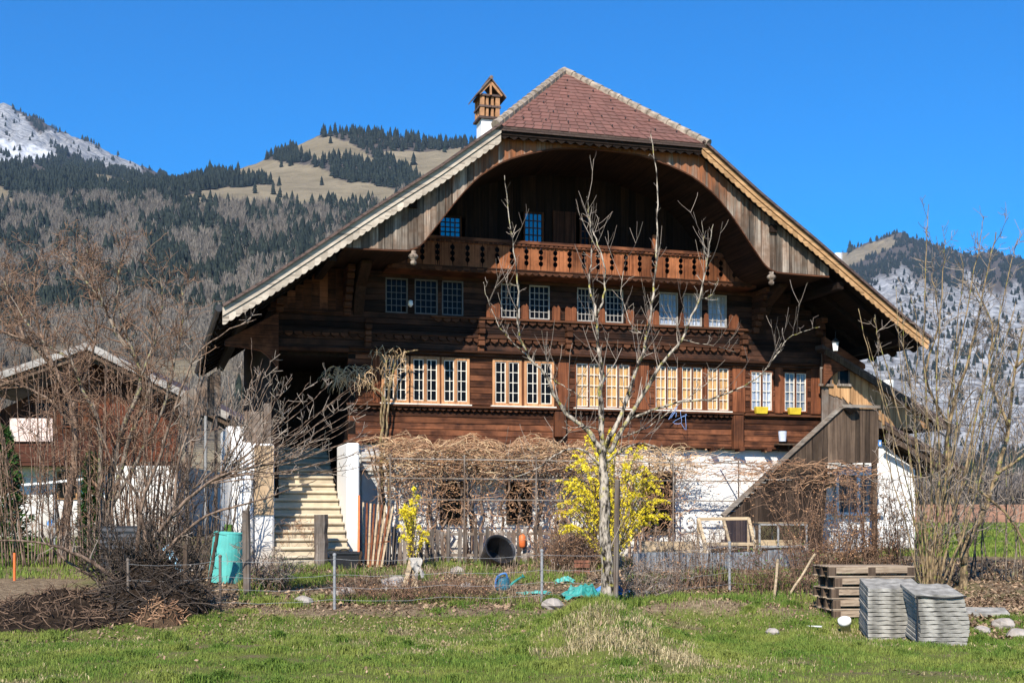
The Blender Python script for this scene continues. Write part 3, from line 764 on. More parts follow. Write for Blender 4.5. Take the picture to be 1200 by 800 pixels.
# ---- arch fascia and vaulted soffit
hw = [(0, 11.55), (.7, 11.52), (1.4, 11.43), (2.4, 11.12), (3.0, 10.77), (3.38, 10.45), (3.8, 9.97), (4.13, 9.54), (4.45, 9.12), (4.62, 8.9), (4.78, 8.76), (4.95, 8.69), (5.2, 8.655), (6.6, 8.63)]
arch = [(UC-a, z) for a, z in reversed(hw)]+[(UC+a, z) for a, z in hw[1:]]
def smooth_poly(p, n=4):
    out = []
    for i in range(len(p)-1):
        p0, p1, p2, p3 = p[max(i-1, 0)], p[i], p[i+1], p[min(i+2, len(p)-1)]
        for k in range(n):
            t_ = k/n; t2 = t_*t_; t3 = t2*t_
            out.append(tuple(.5*(2*p1[j]+(-p0[j]+p2[j])*t_+(2*p0[j]-5*p1[j]+4*p2[j]-p3[j])*t2+(-p0[j]+3*p1[j]-3*p2[j]+p3[j])*t3) for j in range(len(p1))))
    out.append(p[-1]); return out
archs = smooth_poly(arch, 4)
def archz(u): return float(np.interp(u, [p[0] for p in archs], [p[1] for p in archs]))
m = hb(); u = UC-6.6
while u < UC+6.6:                                     # upright boards, each its own piece
    w_ = hr.uniform(.15, .24); b = min(u+w_, UC+6.6)
    def top(x): return min(roofz(x-UC)-.22, 11.80)
    xs = np.linspace(u, b-.006, 4); lo = [(x, archz(x)) for x in xs]; hi = [(x, max(top(x), archz(x)+.02)) for x in reversed(xs)]
    m.prism(lo+hi, -2.62+hr.uniform(-.008, .008), -2.58); u = b
m.build('arch_fascia', M['fascia'], house)
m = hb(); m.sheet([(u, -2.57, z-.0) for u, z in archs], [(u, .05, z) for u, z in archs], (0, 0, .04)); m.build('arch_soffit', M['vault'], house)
m = hb()
m.sheet([(u, -2.655, z-.035) for u, z in archs], [(u, -2.57, z-.035) for u, z in archs], (0, 0, .04)); m.build('arch_edge_moulding', M['carve'], house)
for u in (UC-4.88, UC+4.88):
    m = hb(); m.lathe((u, -2.60, 8.30), [(.02, 0), (.075, .03), (.08, .09), (.045, .12), (.10, .17), (.13, .22), (.10, .27), (.06, .29), (.07, .36)], 10)
    m.build('turned_pendant', M['fascia'], house, smooth=True)
# ---- roof
WF, WBk = -2.92, 10.4
roof = None
m = hb()
for sgn in (-1, 1):
    fr = [(UC+sgn*a, WF, z) for a, z in RO]+[(UC, .25, 14.5)]; bk = [(UC+sgn*a, WBk, z) for a, z in RO]+[(UC, WBk-3.2, 14.5)]
    m.sheet(fr, bk, (0, 0, -.10))
roof = m.build('roof', M['tile_dark'], house)
m = hb()
for sgn in (-1, 1):
    fr = [(UC+sgn*a, WF+.05, z-.14) for a, z in RO]; bk = [(UC+sgn*a, WBk-.05, z-.14) for a, z in RO]
    m.sheet(fr, bk, (0, 0, -.05))
    for w in np.arange(-2.3, 10.2, 1.05):
        pts = [(UC+sgn*a, w, z-.26) for a, z in RO]
        for p, q in zip(pts[:-1], pts[1:]): m.bar(p, q, .14, .14)
    for a in (8.9, 6.9, 4.9):
        m.box(UC+sgn*a-.1, UC+sgn*a+.1, -2.7, 9, roofz(a)-.56, roofz(a)-.36)
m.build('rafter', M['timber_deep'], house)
hipz = 11.80
m = hb(); a0, a1, ap = (UC-2.88, WF-.06, hipz), (UC+2.88, WF-.06, hipz), (UC, .28, 14.52)
m.add([a0, a1, ap, (a0[0], a0[1]+.03, a0[2]-.09), (a1[0], a1[1]+.03, a1[2]-.09), (ap[0], ap[1]+.1, ap[2]-.12)], [(0, 1, 2), (3, 5, 4), (0, 3, 4, 1), (1, 4, 5, 2), (2, 5, 3, 0)])
hip = m.build('hip_roof', M['tile_dark'], house)
m = hb(); A, B, C_ = Vector(a0), Vector(a1), Vector(ap); nrm = (B-A).cross(C_-A).normalized(); NC = 19
if nrm.y > 0: nrm = -nrm
for r_ in range(NC):
    ta, tb = r_/NC, min(1, (r_+1.12)/NC); pa, qa, pb, qb = A.lerp(C_, ta), B.lerp(C_, ta), A.lerp(C_, tb), B.lerp(C_, tb); wdt = (qa-pa).length; n = max(1, int(wdt/.24)); off = .5*(r_ % 2)
    for i in range(-1, n+1):
        f0, f1 = max(0, (i+off)/n), min(1, (i+1+off)/n)
        if f1-f0 < .02/wdt: continue
        lift = .024+hr.uniform(-.003, .005); dz = hr.uniform(-.007, .007)*(C_-A).normalized()
        P0, P1 = pa.lerp(qa, f0+.002)+nrm*lift+dz, pa.lerp(qa, f1-.002)+nrm*(lift+hr.uniform(-.004, .004))+dz; P3, P2 = pb.lerp(qb, f0+.002)+nrm*.010, pb.lerp(qb, f1-.002)+nrm*.010
        m.add([P0, P1, P2, P3, P0-nrm*.018, P1-nrm*.018], [(0, 1, 2, 3), (0, 4, 5, 1)])
m.build('tile_courses', M['tile_isl'], hip)
m = hb(); m.add([(UC-2.8, WBk+.05, 11.8), (UC+2.8, WBk+.05, 11.8), (UC, WBk-3.2, 14.5)], [(1, 0, 2)]); m.build('rear_hip', M['tile'], house)
m = hb()
for b in (a0, a1):
    A, B = Vector(b)+Vector((0, 0, .02)), Vector(ap)+Vector((0, 0, .02)); n = 15
    for i in range(n):
        p, q = A.lerp(B, i/n), A.lerp(B, (i+1.12)/n); m.tube([p, q], [.125, .10], 8)
m.build('ridge_tile', M['ridge'], hip, smooth=False)
m = hb()
for i, w in enumerate(np.arange(.3, 7.2, .4)): m.tube([(UC, w, 14.5), (UC, w+.42, 14.5)], [.12, .10], 7)
m.build('ridge_tile', M['ridge'], hip)
m = hb(); A, B, C_ = Vector(a0), Vector(a1), Vector(ap)
nrm = (B-A).cross(C_-A).normalized()
if nrm.y > 0: nrm = -nrm
for r_ in range(1, 7):
    t_ = r_/7.3; p, q = A.lerp(C_, t_), B.lerp(C_, t_); n = int((q-p).length/.62)
    for i in range(n):
        c = p.lerp(q, (i+.5+.25*(r_ % 2))/(n+.3)); m = hb(); m.obox(c+nrm*.045, .010, .03, .018); m.build('snow_hook', M['black_gutter'], hip)
m = hb(); m.box(UC-2.8, UC+2.8, WF+.03, .1, 11.62, 11.70)
for i in range(22):
    per = 5.5/22; a = UC-2.75+i*per; m.prism([(a, 11.68), (a, 11.60), (a+per*.5, 11.52), (a+per, 11.60), (a+per, 11.68)], WF+.05, WF+.075)
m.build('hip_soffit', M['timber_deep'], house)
# rake boards: smooth upper board, scalloped lower board
def rake(sgn, mat, h1=.235, h2=.465):
    n = 44; pts = []
    for i in range(n+1):
        a = 9.5+(2.72-9.5)*i/n; pts.append((a, roofz(a)))
    m = hb(); m2 = hb(); m3 = hb()
    m.sheet([(UC+sgn*a, WF-.03, z-.03) for a, z in pts], [(UC+sgn*a, WF-.03, z-h1) for a, z in pts], (0, .035, 0))
    for i in range(n):
        (x0, z0), (x1, z1) = pts[i], pts[i+1]; xm, zm = (x0+x1)/2, (z0+z1)/2
        poly = [(UC+sgn*x0, z0-h1-.015), (UC+sgn*x0, z0-h2+.04), (UC+sgn*(x0*.75+x1*.25), z0*.75+z1*.25-h2+.01), (UC+sgn*xm, zm-h2), (UC+sgn*(x0*.25+x1*.75), z0*.25+z1*.75-h2+.01), (UC+sgn*x1, z1-h2+.04), (UC+sgn*x1, z1-h1-.015)]
        if sgn < 0: poly = poly[::-1]
        m2.prism(poly, WF, WF+.03)
    for i in range(0, n): m3.bar((UC+sgn*pts[i][0], WF-.07, pts[i][1]+.0), (UC+sgn*pts[i+1][0], WF-.07, pts[i+1][1]+.0), .10, .06)
    b = m.build('rake_board', mat, house); m2.build('scalloped_edge', mat, b); m3.build('verge_tile', M['tile_dark'], roof)
rake(-1, M['rake']); rake(1, M['rake_new'], .18, .35)
m = hb()
for sgn in (1, -1): m = hb(); m.tube([(UC+sgn*9.58, WF, 6.98), (UC+sgn*9.58, WBk, 6.98)], .085, 10); gut = m.build('gutter', M['black_gutter'], house)
m = hb(); m.tube([(UC-9.58, WBk-.2, 6.9), (UC-9.3, WBk-.2, 6.2), (UC-9.3, WBk-.2, 1.2)], .05, 8); m.build('downpipe', M['zinc'], gut)
# carved brackets carrying the eaves
for u, sgn in ((-6.35, -1), (9.3, 1)):
    m = hb(); pr = [(0, 5.9), (.2*sgn, 6.15), (.45*sgn, 6.35), (.9*sgn, 6.42), (1.35*sgn, 6.45), (1.35*sgn, 6.58), (0, 7.35)]
    pr = [(u+x, z) for x, z in pr]
    m.prism(pr if sgn > 0 else pr[::-1], -.45, -.25); m.build('eave_bracket', M['timber'], house, bevel=.015)
for u in (UC+5.8, UC-5.85):
    m = hb(); poly = [(-.1, 8.6), (-.1, 7.4), (-.35, 7.7), (-.6, 8.1), (-1.2, 8.35), (-1.5, 8.5), (-1.5, 8.6)]
    n = len(poly); vs = [(u-.14, y, z) for y, z in poly]+[(u+.14, y, z) for y, z in poly]
    m.add(vs, [tuple(range(n)), tuple(range(2*n-1, n-1, -1))]+[((i+1) % n, i, n+i, n+(i+1) % n) for i in range(n)])
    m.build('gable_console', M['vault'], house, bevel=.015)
m = hb()                                              # left gallery boards under the eave
for i in range(9): m.box(UL-.02+i*.21, UL+.185+i*.21, -.16, -.13, 7.5, min(8.6, roofz(abs(UL-.02+i*.21-UC))-.3))
m.box(UL-.1, -4.5, -.2, -.1, 6.42, 6.52); m.box(UL-.1, -4.5, -.2, -.1, 7.42, 7.5)
m.build('gallery_boards', M['timber'], house)
# chimney
cw = 4.0; cu, _ = fp(571, 150, cw); czs = 13.0
ch = hb(); ch.box(cu-.26, cu+.26, cw-.30, cw+.30, 12.3, 14.12); ch = ch.build('chimney', M['plaster2'], house, bevel=.01)
m = hb()
for z0, z1 in ((14.19, 14.46), (14.52, 14.79)):
    for x in (-.24, -.08, .08, .24):
        for y in (-.28, -.09, .09, .28):
            if abs(x) > .2 or abs(y) > .2:
                s_ = .065 if (abs(x) > .2 and abs(y) > .2) else .04
                m.box(cu+x-s_, cu+x+s_, cw+y-s_, cw+y+s_, z0, z1)
m.build('brick_lantern', M['brick'], ch, bevel=.006)
m = hb()
for z, e in ((14.12, .35), (14.46, .335), (14.79, .35)): m.box(cu-e, cu+e, cw-e-.03, cw+e+.03, z, z+.06)
m.box(cu-.14, cu+.14, cw-.18, cw+.18, 14.2, 14.78)
m.build('chimney_slab', M['tile_dark'], ch)
m = hb(); e = .47
for sgn in (-1, 1):
    m.sheet([(cu+sgn*e, cw-.48, 14.74), (cu, cw-.48, 15.28)], [(cu+sgn*e, cw+.48, 14.74), (cu, cw+.48, 15.28)], (0, 0, .05))
m.tube([(cu, cw-.5, 15.32), (cu, cw+.5, 15.32)], .06, 7)
m.build('chimney_cap', plain('cap_tiles', (.16, .12, .10), .85, .2, .4, 9), ch)
m = hb()
for sgn in (-1, 1): m.bar((cu+sgn*.36, cw-.4, 14.82), (cu, cw-.4, 15.2), .05, .08)
m.box(cu-.03, cu+.03, cw-.42, cw-.38, 14.82, 15.2); m.build('cap_truss', M['brick'], ch)
# ---- front steps
st = thing('stone_staircase', L2W(-5.5, -2.2, ZB), 'broad pale stone steps climbing between white walls into the dark porch', 'staircase', rz=TH)
SO = (-5.5, -2.2, ZB)
m = MB(SO)
for i in range(15):
    z = .95+i*.205; y = -2.2+i*.31; j = hr.uniform(-.012, .012)
    m.box(-6.58+.03*i*.3, -4.735, y+.06, 4, z-.1, z+.12); m.box(-6.58+.009*i, -4.735, y+j, y+.6, z+.12, z+.205)
m.build('step', M['step'], st, bevel=.03)
m = MB(SO); pr = [(-1.85, .6), (3.3, .6), (3.3, 4.5), (.9, 4.5), (-1.0, 4.25), (-1.55, 3.9), (-1.8, 3.0)]
n = len(pr); vs = [(-7.6, y, z) for y, z in pr]+[(-7.1, y, z) for y, z in pr]
m.add(vs, [tuple(range(n-1, -1, -1)), tuple(range(n, 2*n))]+[(i, (i+1) % n, n+(i+1) % n, n+i) for i in range(n)])
m.box(-7.1, -6.58, -1.7, 3.3, .6, 3.9)
m.build('cheek_wall', M['plaster2'], st, bevel=.05)
m = MB(SO); m.box(-7.07, -6.60, -1.745, -1.703, 2.15, 3.85); m.build('cheek_boards', plain('ochre_stain_render', (.44, .31, .19), .9, .1, .45, 2.2), st)
m = MB(SO); m.box(-6.82, -6.64, -1.6, -1.4, 3.9, 4.9); m.box(-7.3, -6.83, -1.5, -1.44, 3.8, 4.7); m.build('wooden_post', M['grey_wood'], st, bevel=.01)
# ---- boarded screen at the left house corner
m = MB(tuple(L2W(-7.9, 1.0, ZB)))
for i in range(6):
    u0 = -8.75+i*.17; p = [L2W(u0, .8, 4.75), L2W(u0+.16, .8, 4.75), L2W(u0+.16, .8, 5.25+(i+1)*.13), L2W(u0, .8, 5.25+i*.13)]
    m.add(p+[q+Vector((0, .03, 0)) for q in p], [(0, 1, 2, 3), (7, 6, 5, 4), (0, 4, 5, 1), (1, 5, 6, 2), (2, 6, 7, 3), (3, 7, 4, 0)])
for u0 in (-8.6, -7.85): m.bar(L2W(u0, .9, .9), L2W(u0, .9, 5.4), .07, .07)
tag(m.build('wooden_screen', M['grey_wood']), 'grey weathered board screen with a slanting top beside the porch', 'screen')

# ------------------------------------------------------------------ annex, boarded stair and barn on the right
def lv(u, w, z): return L2W(u, w, z)
AO = lv(11.3, .5, ZB)
an = thing('annex', AO, 'low white annex with a curtained window under a sloping roof right of the farmhouse', 'annex', rz=TH)
a_ = (11.3, .5, ZB)
m = MB(a_); m.prism([(9.5, .6), (12.8, .6), (12.8, 3.55), (11.5, 4.45), (9.5, 4.45)], .3, 6); m.build('wall', M['plaster'], an)
m = MB(a_); m.sheet([(11.35, -.35, 4.95), (14.2, -.35, 3.58)], [(11.35, 6.4, 4.95), (14.2, 6.4, 3.58)], (0, 0, -.09)); ro = m.build('roof', M['tile_dark'], an)
m = MB(a_)
for z in (.18, .42): m.bar((11.4, -.3, 4.95-z), (14.15, -.3, 3.62-z), .06, .14)
for w in (0.5, 1.6, 2.7): m.bar((11.4, w, 4.7), (14.1, w, 3.4), .1, .12)
m.build('rafter', M['brown_wood'], ro)
u0, z1 = fp(979, 553, .25); u1, z0 = fp(1031, 600, .25)
m = MB(a_)
for q in ((u0, u0+.09), ((u0+u1)/2-.05, (u0+u1)/2+.05), (u1-.09, u1)): m.box(q[0], q[1], .2, .3, z0, z1)
m.box(u0-.08, u1+.08, .16, .3, z0-.1, z0); m.box(u0, u1, .2, .3, z1-.08, z1)
wi = m.build('window', M['white_paint'], an)
m = MB(a_); m.add([(u0, .26, z0), (u1, .26, z0), (u1, .26, z1), (u0, .26, z1)], [(0, 1, 2, 3)]); m.build('pane', curtain('annex_curtain', (.06, .055, .05), (.30, .285, .26)), wi)
for q in (-.5,): 
    m = MB(a_); m.box(u0-.55, u0-.06, .2, .29, z1-.42, z1-.05); m.build('shutter', M['orange_wood'], wi)
# boarded stair enclosure
so_ = (8.8, -1.5, ZB)
sb = thing('covered_stair', lv(*so_), 'weathered grey board stair enclosure with a pale sloping handrail in front of the white annex', 'stair', rz=TH)
w = -1.5
top = [fp(850, 603, w), fp(985, 478, w)]; b_ = hb()
uA, zA = fp(850, 603, w); uB, zB2 = fp(985, 478, w); uC, zC = fp(1030, 478, w); zlow = fp(1000, 542, w)[1]
m = MB(so_); mlow = MB(so_); u = uA
while u < uC-.02:
    wd = hr.uniform(.13, .2); v_ = min(u+wd, uC)
    def tz(x): return zA+(zB2-zA)*(x-uA)/(uB-uA) if x < uB else zB2
    def bz(x): return 1.0 if x < fp(966, 0, w)[0] else zlow
    if tz(u) > bz(u)+.05:
        x1 = v_-.006; zs_ = min(3.15, min(tz(u), tz(x1))-.02)
        if bz(u) < zs_-.1: mlow.prism([(u, bz(u)+hr.uniform(-.05, .25)), (x1, bz(x1)+hr.uniform(-.05, .25)), (x1, zs_-.01), (u, zs_-.01)], w+.02+hr.uniform(-.01, .01), w+.04)
        m.prism([(u, max(bz(u), zs_)), (x1, max(bz(x1), zs_)), (x1, tz(x1)), (u, tz(u))], w+hr.uniform(-.006, .006), w+.03)
    u = v_
m.build('parapet', M['brown_wood'], sb); mlow.build('lower_boards', wood('dark_boards', (.022, .015, .011), (.095, .062, .042), 'z', 16, .6), sb)
m = MB(so_); m.bar((uA-.1, w-.02, zA-.02), (uB+.02, w-.02, zB2+.05), .12, .1); m.bar((uB, w-.02, zB2+.06), (uC, w-.02, zB2+.06), .12, .08); m.build('handrail', M['grey_wood_x'], sb)
m = MB(so_)
for i in range(11):
    t_ = i/11; m.box(uA+(uB-uA)*t_, uA+(uB-uA)*t_+.36, w+.04, .15, .9+i*.25, .97+i*.25)
m.build('tread', M['brown_wood'], sb)
m = MB(so_)
for u, z in ((uC-.08, zlow),): m.box(u-.06, u+.06, w+.05, w+.17, .9, z+.3)
m.build('post', M['brown_wood'], sb)
# barn behind, its boarded gable
bo = (11.0, -.3, ZB)
bn = thing('barn', lv(*bo), 'timber barn with grey and orange gable boards and two small windows behind the farmhouse', 'barn', rz=TH)
w = -.3
g0, gz0 = fp(963, 414.7, w); g1, gz1 = fp(1088, 489, w); zf = fp(1000, 489, w)[1]
gs = (gz1-gz0)/(g1-g0)
m = MB(bo); u = g0
while u < g1-.05:
    wd = hr.uniform(.16, .24); v_ = min(u+wd, g1)
    m.prism([(u, zf-.3), (v_-.008, zf-.3), (v_-.008, gz0+gs*(v_-g0)+.0), (u, gz0+gs*(u-g0))], w+hr.uniform(-.006, .006), w+.04); u = v_
m.build('gable_boards', M['grey_wood'], bn)
m = MB(bo); u = fp(950, 0, w)[0]
u = g0
while u < g1-.1:
    wd = .22; v_ = min(u+wd-.008, g1); t1 = gz0+gs*(u-g0); t2 = gz0+gs*(v_-g0)
    m.prism([(u, max(zf-.28, t1-.95+hr.uniform(-.12, .12))), (v_, max(zf-.28, t2-.95+hr.uniform(-.12, .12))), (v_, t2-.01), (u, t1-.01)], w-.03, w-.012); u += wd
m.build('fresh_boards', M['orange_wood'], bn)
m = MB(bo); m.box(g0, g1-.3, 1.4, w+8, .9, zf); m.build('wall', M['brown_wood'], bn)
m = MB(bo)
e1 = (g1+.75, gz1-.42)
m.sheet([(g0-.1, w-.22, gz0+.2-gs*.1), (e1[0], w-.22, e1[1]+.2)], [(g0-.1, w+8, gz0+.2-gs*.1), (e1[0], w+8, e1[1]+.2)], (0, 0, -.12))
br = m.build('roof', M['tile_dark'], bn)
m = MB(bo); m.bar((g0, w-.2, gz0+.04), (e1[0]-.05, w-.2, e1[1]+.02), .05, .15); m.build('rake_board', M['brown_wood'], br)
for px_ in (967, 988):
    q0, z1 = fp(px_-5, 432, w); q1, z0 = fp(px_+5, 450, w)
    m = MB(bo); m.box(q0, q1, w-.04, w-.033, z0, z1); wi = m.build('window', M['pane'], bn)
    m = MB(bo)
    for x in (q0-.05, q1): m.box(x, x+.05, w-.06, w-.02, z0, z1)
    m.box(q0-.09, q1+.09, w-.09, w-.02, z0-.07, z0); m.box(q0-.05, q1+.05, w-.06, w-.02, z1, z1+.05); m.build('frame', M['grey_wood'], wi)
# ------------------------------------------------------------------ chalet at the left
CO = Vector((XY(103, 46), 46, Hs(XY(103, 46), 46)))
cc = (CO.x, CO.y, CO.z)
ctl = thing('chalet', CO, 'smaller brown and white chalet with a pale edged gable roof behind the bare trees', 'chalet')
pk = P(103, 403, 45); rr = P(268, 486, 45); ll = Vector((2*pk.x-rr.x, 45, rr.z)); ll2 = P(-40, 452, 45)
m = MB(cc)
for e in (rr, ll2):
    m.sheet([pk, e], [pk+Vector((0, 11, 0)), e+Vector((0, 11, 0))], (0, 0, -.12))
cr_ = m.build('roof', M['tile_dark'], ctl)
m = MB(cc)
for e in (rr, ll2): m.bar(pk+Vector((0, -.04, -.06)), e+Vector((0, -.04, -.06)), .06, .24)
m.build('rake_board', plain('pale_grey_paint', (.30, .28, .255), .85, .2, .35), cr_)
m = MB(cc)
for e in (rr, ll2): m.bar(pk+Vector((0, .1, -.30)), e+Vector((0, .1, -.30)), .06, .2); m.bar(pk+Vector((0, .4, -.5)), e+Vector((0, .4, -.5)), .1, .14)
m.build('rafter', M['brown_wood'], cr_)
xl, xr = XY(-25, 46.5), XY(208, 46.5); zs = P(0, 545, 46.5).z
m = MB(cc); m.box(xl, xr, 46.5, 55, CO.z-.3, zs); m.build('stone_wall', plaster('chalet_plaster', (.66, .64, .60), (.33, .29, .24), 0, 2.6, .9), ctl)
m = MB(cc); i = 0
zt = lambda x: pk.z-.35-(pk.z-rr.z)/(rr.x-pk.x)*abs(x-pk.x)
x = xl
while x < xr-.02:
    w2 = min(x+.2, xr); m.prism([(x, zs), (w2-.008, zs), (w2-.008, zt(w2)), (x, zt(x))], 46.48+hr.uniform(-.01, .01), 46.6); x = w2
m.build('timber_wall', M['timber_v'], ctl)
m = MB(cc); a, b = P(112, 540, 46), P(205, 472, 46); m.box(a.x, b.x, 46.40, 46.46, a.z, b.z); m.build('red_panelling', wood('red_boards', (.08, .027, .015), (.20, .062, .03), 'z', 14, .5), ctl)
m = MB(cc); a, b = P(-5, 541, 45.3), P(112, 518, 45.3); m.box(a.x, b.x, 45.28, 46.45, a.z-.12, a.z); m.box(a.x, b.x, 45.26, 45.32, a.z, b.z+.2)
bl = m.build('balcony', wood('red_brown_boards', (.06, .024, .015), (.14, .05, .03), 'x', 14, .4), ctl)
m = MB(cc); a, b = P(12, 517, 45.2), P(62, 490, 45.2); m.box(a.x, b.x, 45.16, 45.2, a.z, b.z); m.build('sun_screen', plain('pink_cloth', (.66, .52, .46), .9, .1), bl)
for q in [(70, 92), (40, 60)]:
    a, b = P(q[0], 500, 46.3), P(q[1], 470, 46.3)
    m = MB(cc); m.box(a.x, b.x, 46.42, 46.47, a.z, b.z); wi = m.build('window', M['winred'], ctl)
    m = MB(cc); m.box(a.x+.06, b.x-.06, 46.40, 46.417, a.z+.06, b.z-.06); m.build('pane', M['pane'], wi)
a, b = P(66, 585, 46.4), P(90, 552, 46.4)
m = MB(cc); m.box(a.x, b.x, 46.44, 46.49, a.z, b.z); wi = m.build('window', M['orange_wood'], ctl)
m = MB(cc); m.box(a.x+.06, b.x-.06, 46.42, 46.437, a.z+.06, b.z-.06); m.build('pane', M['pane'], wi)
a, b = P(72, 545, 46), P(106, 538, 46); m = MB(cc); m.box(a.x, b.x, 46.38, 46.44, a.z, b.z); m.build('lintel', M['orange_paint'], ctl)

fs = P(1175, 628, 66); fso = (fs.x, fs.y, Hs(fs.x, 66)); fsh = thing('shed', fso, 'long low shed with an orange tiled roof beyond the field at the right', 'shed')
m = MB(fso); m.box(fs.x-4.2, fs.x+6, 66, 70, fso[2]-.3, P(0, 614, 66).z); m.build('wall', M['brown_wood'], fsh)
m = MB(fso); za, zb = P(0, 615, 66).z, P(0, 597, 66).z; m.sheet([(fs.x-4.8, 65.5, za), (fs.x+6.5, 65.5, za)], [(fs.x-4.2, 68, zb+.3), (fs.x+6, 68, zb+.3)], (0, 0, -.12)); m.sheet([(fs.x-4.2, 68, zb+.3), (fs.x+6, 68, zb+.3)], [(fs.x-4.8, 70.6, za), (fs.x+6.5, 70.6, za)], (0, 0, -.12))
m.build('roof', plain('terracotta_roof', (.26, .14, .085), .85, .2, .25, 2), fsh)
# ------------------------------------------------------------------ branch tools
vr = random.Random(99)
def cat(p, n=4):
    out = []
    for i in range(len(p)-1):
        p0, p1, p2, p3 = p[max(i-1, 0)], p[i], p[i+1], p[min(i+2, len(p)-1)]
        for k in range(n):
            t_ = k/n; t2 = t_*t_; t3 = t2*t_
            out.append(.5*(2*p1+(p2-p0)*t_+(2*p0-5*p1+4*p2-p3)*t2+(3*p1-p0-3*p2+p3)*t3))
    out.append(p[-1]); return out
def limb(mb, px, Y, r0, r1, dy=0., wob=.02, n=5, sides=8, pw=.7):
    k = len(px); pts = [P(x, y, Y+dy*i/(k-1)+vr.uniform(-.06, .06)*(i > 0)) for i, (x, y) in enumerate(px)]
    pts = cat(pts, n); m = len(pts)
    pts = [p+Vector((vr.uniform(-wob, wob), vr.uniform(-wob, wob), vr.uniform(-wob, wob)*.5))*(0 if i == 0 else 1) for i, p in enumerate(pts)]
    rad = [(r0+(r1-r0)*(i/(m-1))**pw)*vr.uniform(.9, 1.12) for i in range(m)]
    mb.tube(pts, rad, sides); return pts, rad
def sprout(mb, pts, rad, n, l0, l1, up=.4, lev=1, rmin=.0045, t0=.15, curl=.25, flat=1.0, rr=.55, sub=3, bias=None):
    m = len(pts)
    for _ in range(n):
        t_ = vr.uniform(t0, .98)*(m-1); i = min(int(t_), m-2); p = pts[i].lerp(pts[i+1], t_-i)
        tan = (pts[i+1]-pts[i]).normalized()
        d = Vector((vr.gauss(0, 1), vr.gauss(0, 1)*flat, vr.gauss(0, 1))); d = d-tan*d.dot(tan); d.normalize()
        d = (d*.9+tan*vr.uniform(.1, .8)+Vector((0, 0, up))+(bias or Vector((0, 0, 0)))).normalized()
        L = vr.uniform(l0, l1)*(1-.35*t_/m); k = 6; q = [p]; c = d.copy()
        for j in range(k):
            c = (c+Vector((vr.gauss(0, 1), vr.gauss(0, 1), vr.gauss(0, 1)))*curl*.45+Vector((0, 0, up*.12))).normalized(); q.append(q[-1]+c*L/k)
        r = max(min(rad[i]*rr, .012+.018*L), rmin*1.2); rs = [r+(rmin-r)*(j/k)**.8 for j in range(k+1)]
        mb.tube(q, rs, 4 if r > .012 else 3, cap=False)
        if lev > 0: sprout(mb, q, rs, sub+int(vr.random()*2), l0*.45, l1*.5, up*.7, lev-1, rmin, .2, curl, flat, rr, sub)
        yield_pts.append(q)
yield_pts = []
def tree(name, base, label, cat_, limbs, Y_, trunk_mat, twig_mat, nt, lr, up=.4, lev=1, group=None, flat=1., rmin=.0045, curl=.25, sub=3, nm='trunk', whips=0):
    """limbs: (pixel points, r0, r1, depth drift, number of twigs)"""
    b = GP(base[0], base[1]); Y = b.y; org = (b.x, b.y, Hs(b.x, b.y))
    th = thing(name, org, label, cat_, group); a = MB(org); tw = MB(org)
    for px, r0, r1, dy, n in limbs:
        pts, rad = limb(a, px, Y, r0, r1, dy)
        sprout(tw, pts, rad, int(n*nt), lr[0], lr[1], up, lev, rmin, curl=curl, flat=flat, sub=sub)
        if whips: sprout(tw, pts, rad, int(n*whips), .5, 1.5, 1.0, 1, .0036, curl=.14, sub=2, rr=.35)
    a.build(nm, trunk_mat, th, smooth=True)
    if tw.v: tw.build('twigs', twig_mat, th)
    return th
# ---- the pear tree in the middle
pear = [([(712,716),(711,660),(708,600),(708,560),(706,520)], .19, .14, 0, 3),
 ([(706,532),(690,505),(668,488),(651,466),(640,440),(620,418),(608,388),(607,330),(599,270),(591,205)], .10, .012, -.8, 16),
 ([(620,418),(600,400),(586,383),(572,355),(567,330)], .03, .008, -.3, 7),
 ([(707,525),(703,470),(706,435),(700,400),(698,365),(690,335),(694,290),(690,240)], .105, .012, .6, 16),
 ([(699,372),(709,340),(706,300),(693,268),(688,230)], .045, .010, .3, 9),
 ([(708,525),(728,485),(747,432),(758,395),(765,345),(770,285),(769,210),(763,150)], .09, .012, .9, 18),
 ([(714,530),(742,480),(772,432),(798,398),(818,352),(829,305),(835,262)], .09, .012, -.5, 16),
 ([(828,310),(824,285),(822,258)], .02, .008, 0, 3),
 ([(818,352),(834,345),(842,325)], .02, .007, 0, 3),
 ([(735,492),(790,472),(838,466),(878,448),(902,428),(922,398),(940,389),(960,383)], .045, .008, -1.0, 12),
 ([(702,545),(682,526),(655,530),(630,548),(600,560)], .05, .012, -.6, 8),
 ([(712,540),(735,524),(760,520),(785,540),(792,580)], .05, .010, -.6, 8),
 ([(704,505),(690,500),(672,502),(655,520)], .03, .008, -.4, 5),
 ([(720,515),(760,500),(800,470),(840,440)], .03, .008, .8, 8),
 ([(640,440),(665,455),(690,470)], .02, .008, -.2, 4),
 ([(758,395),(740,380),(728,345),(733,300)], .025, .007, .3, 6),
 ([(798,398),(828,404),(862,412)], .015, .006, 0, 4)]
pear = [(a, b*(.82 if i_ == 0 else .58), c*.5, d, e) for i_, (a, b, c, d, e) in enumerate(pear)]
tree('pear_tree', (712, 714), 'bare lichen covered fruit tree with upright branches standing in front of the farmhouse', 'tree', pear, 25.0, M['bark_pear'], M['twig_grey'], 1.35, (.05, .4), .5, 1, rmin=.004, sub=1, whips=.5)
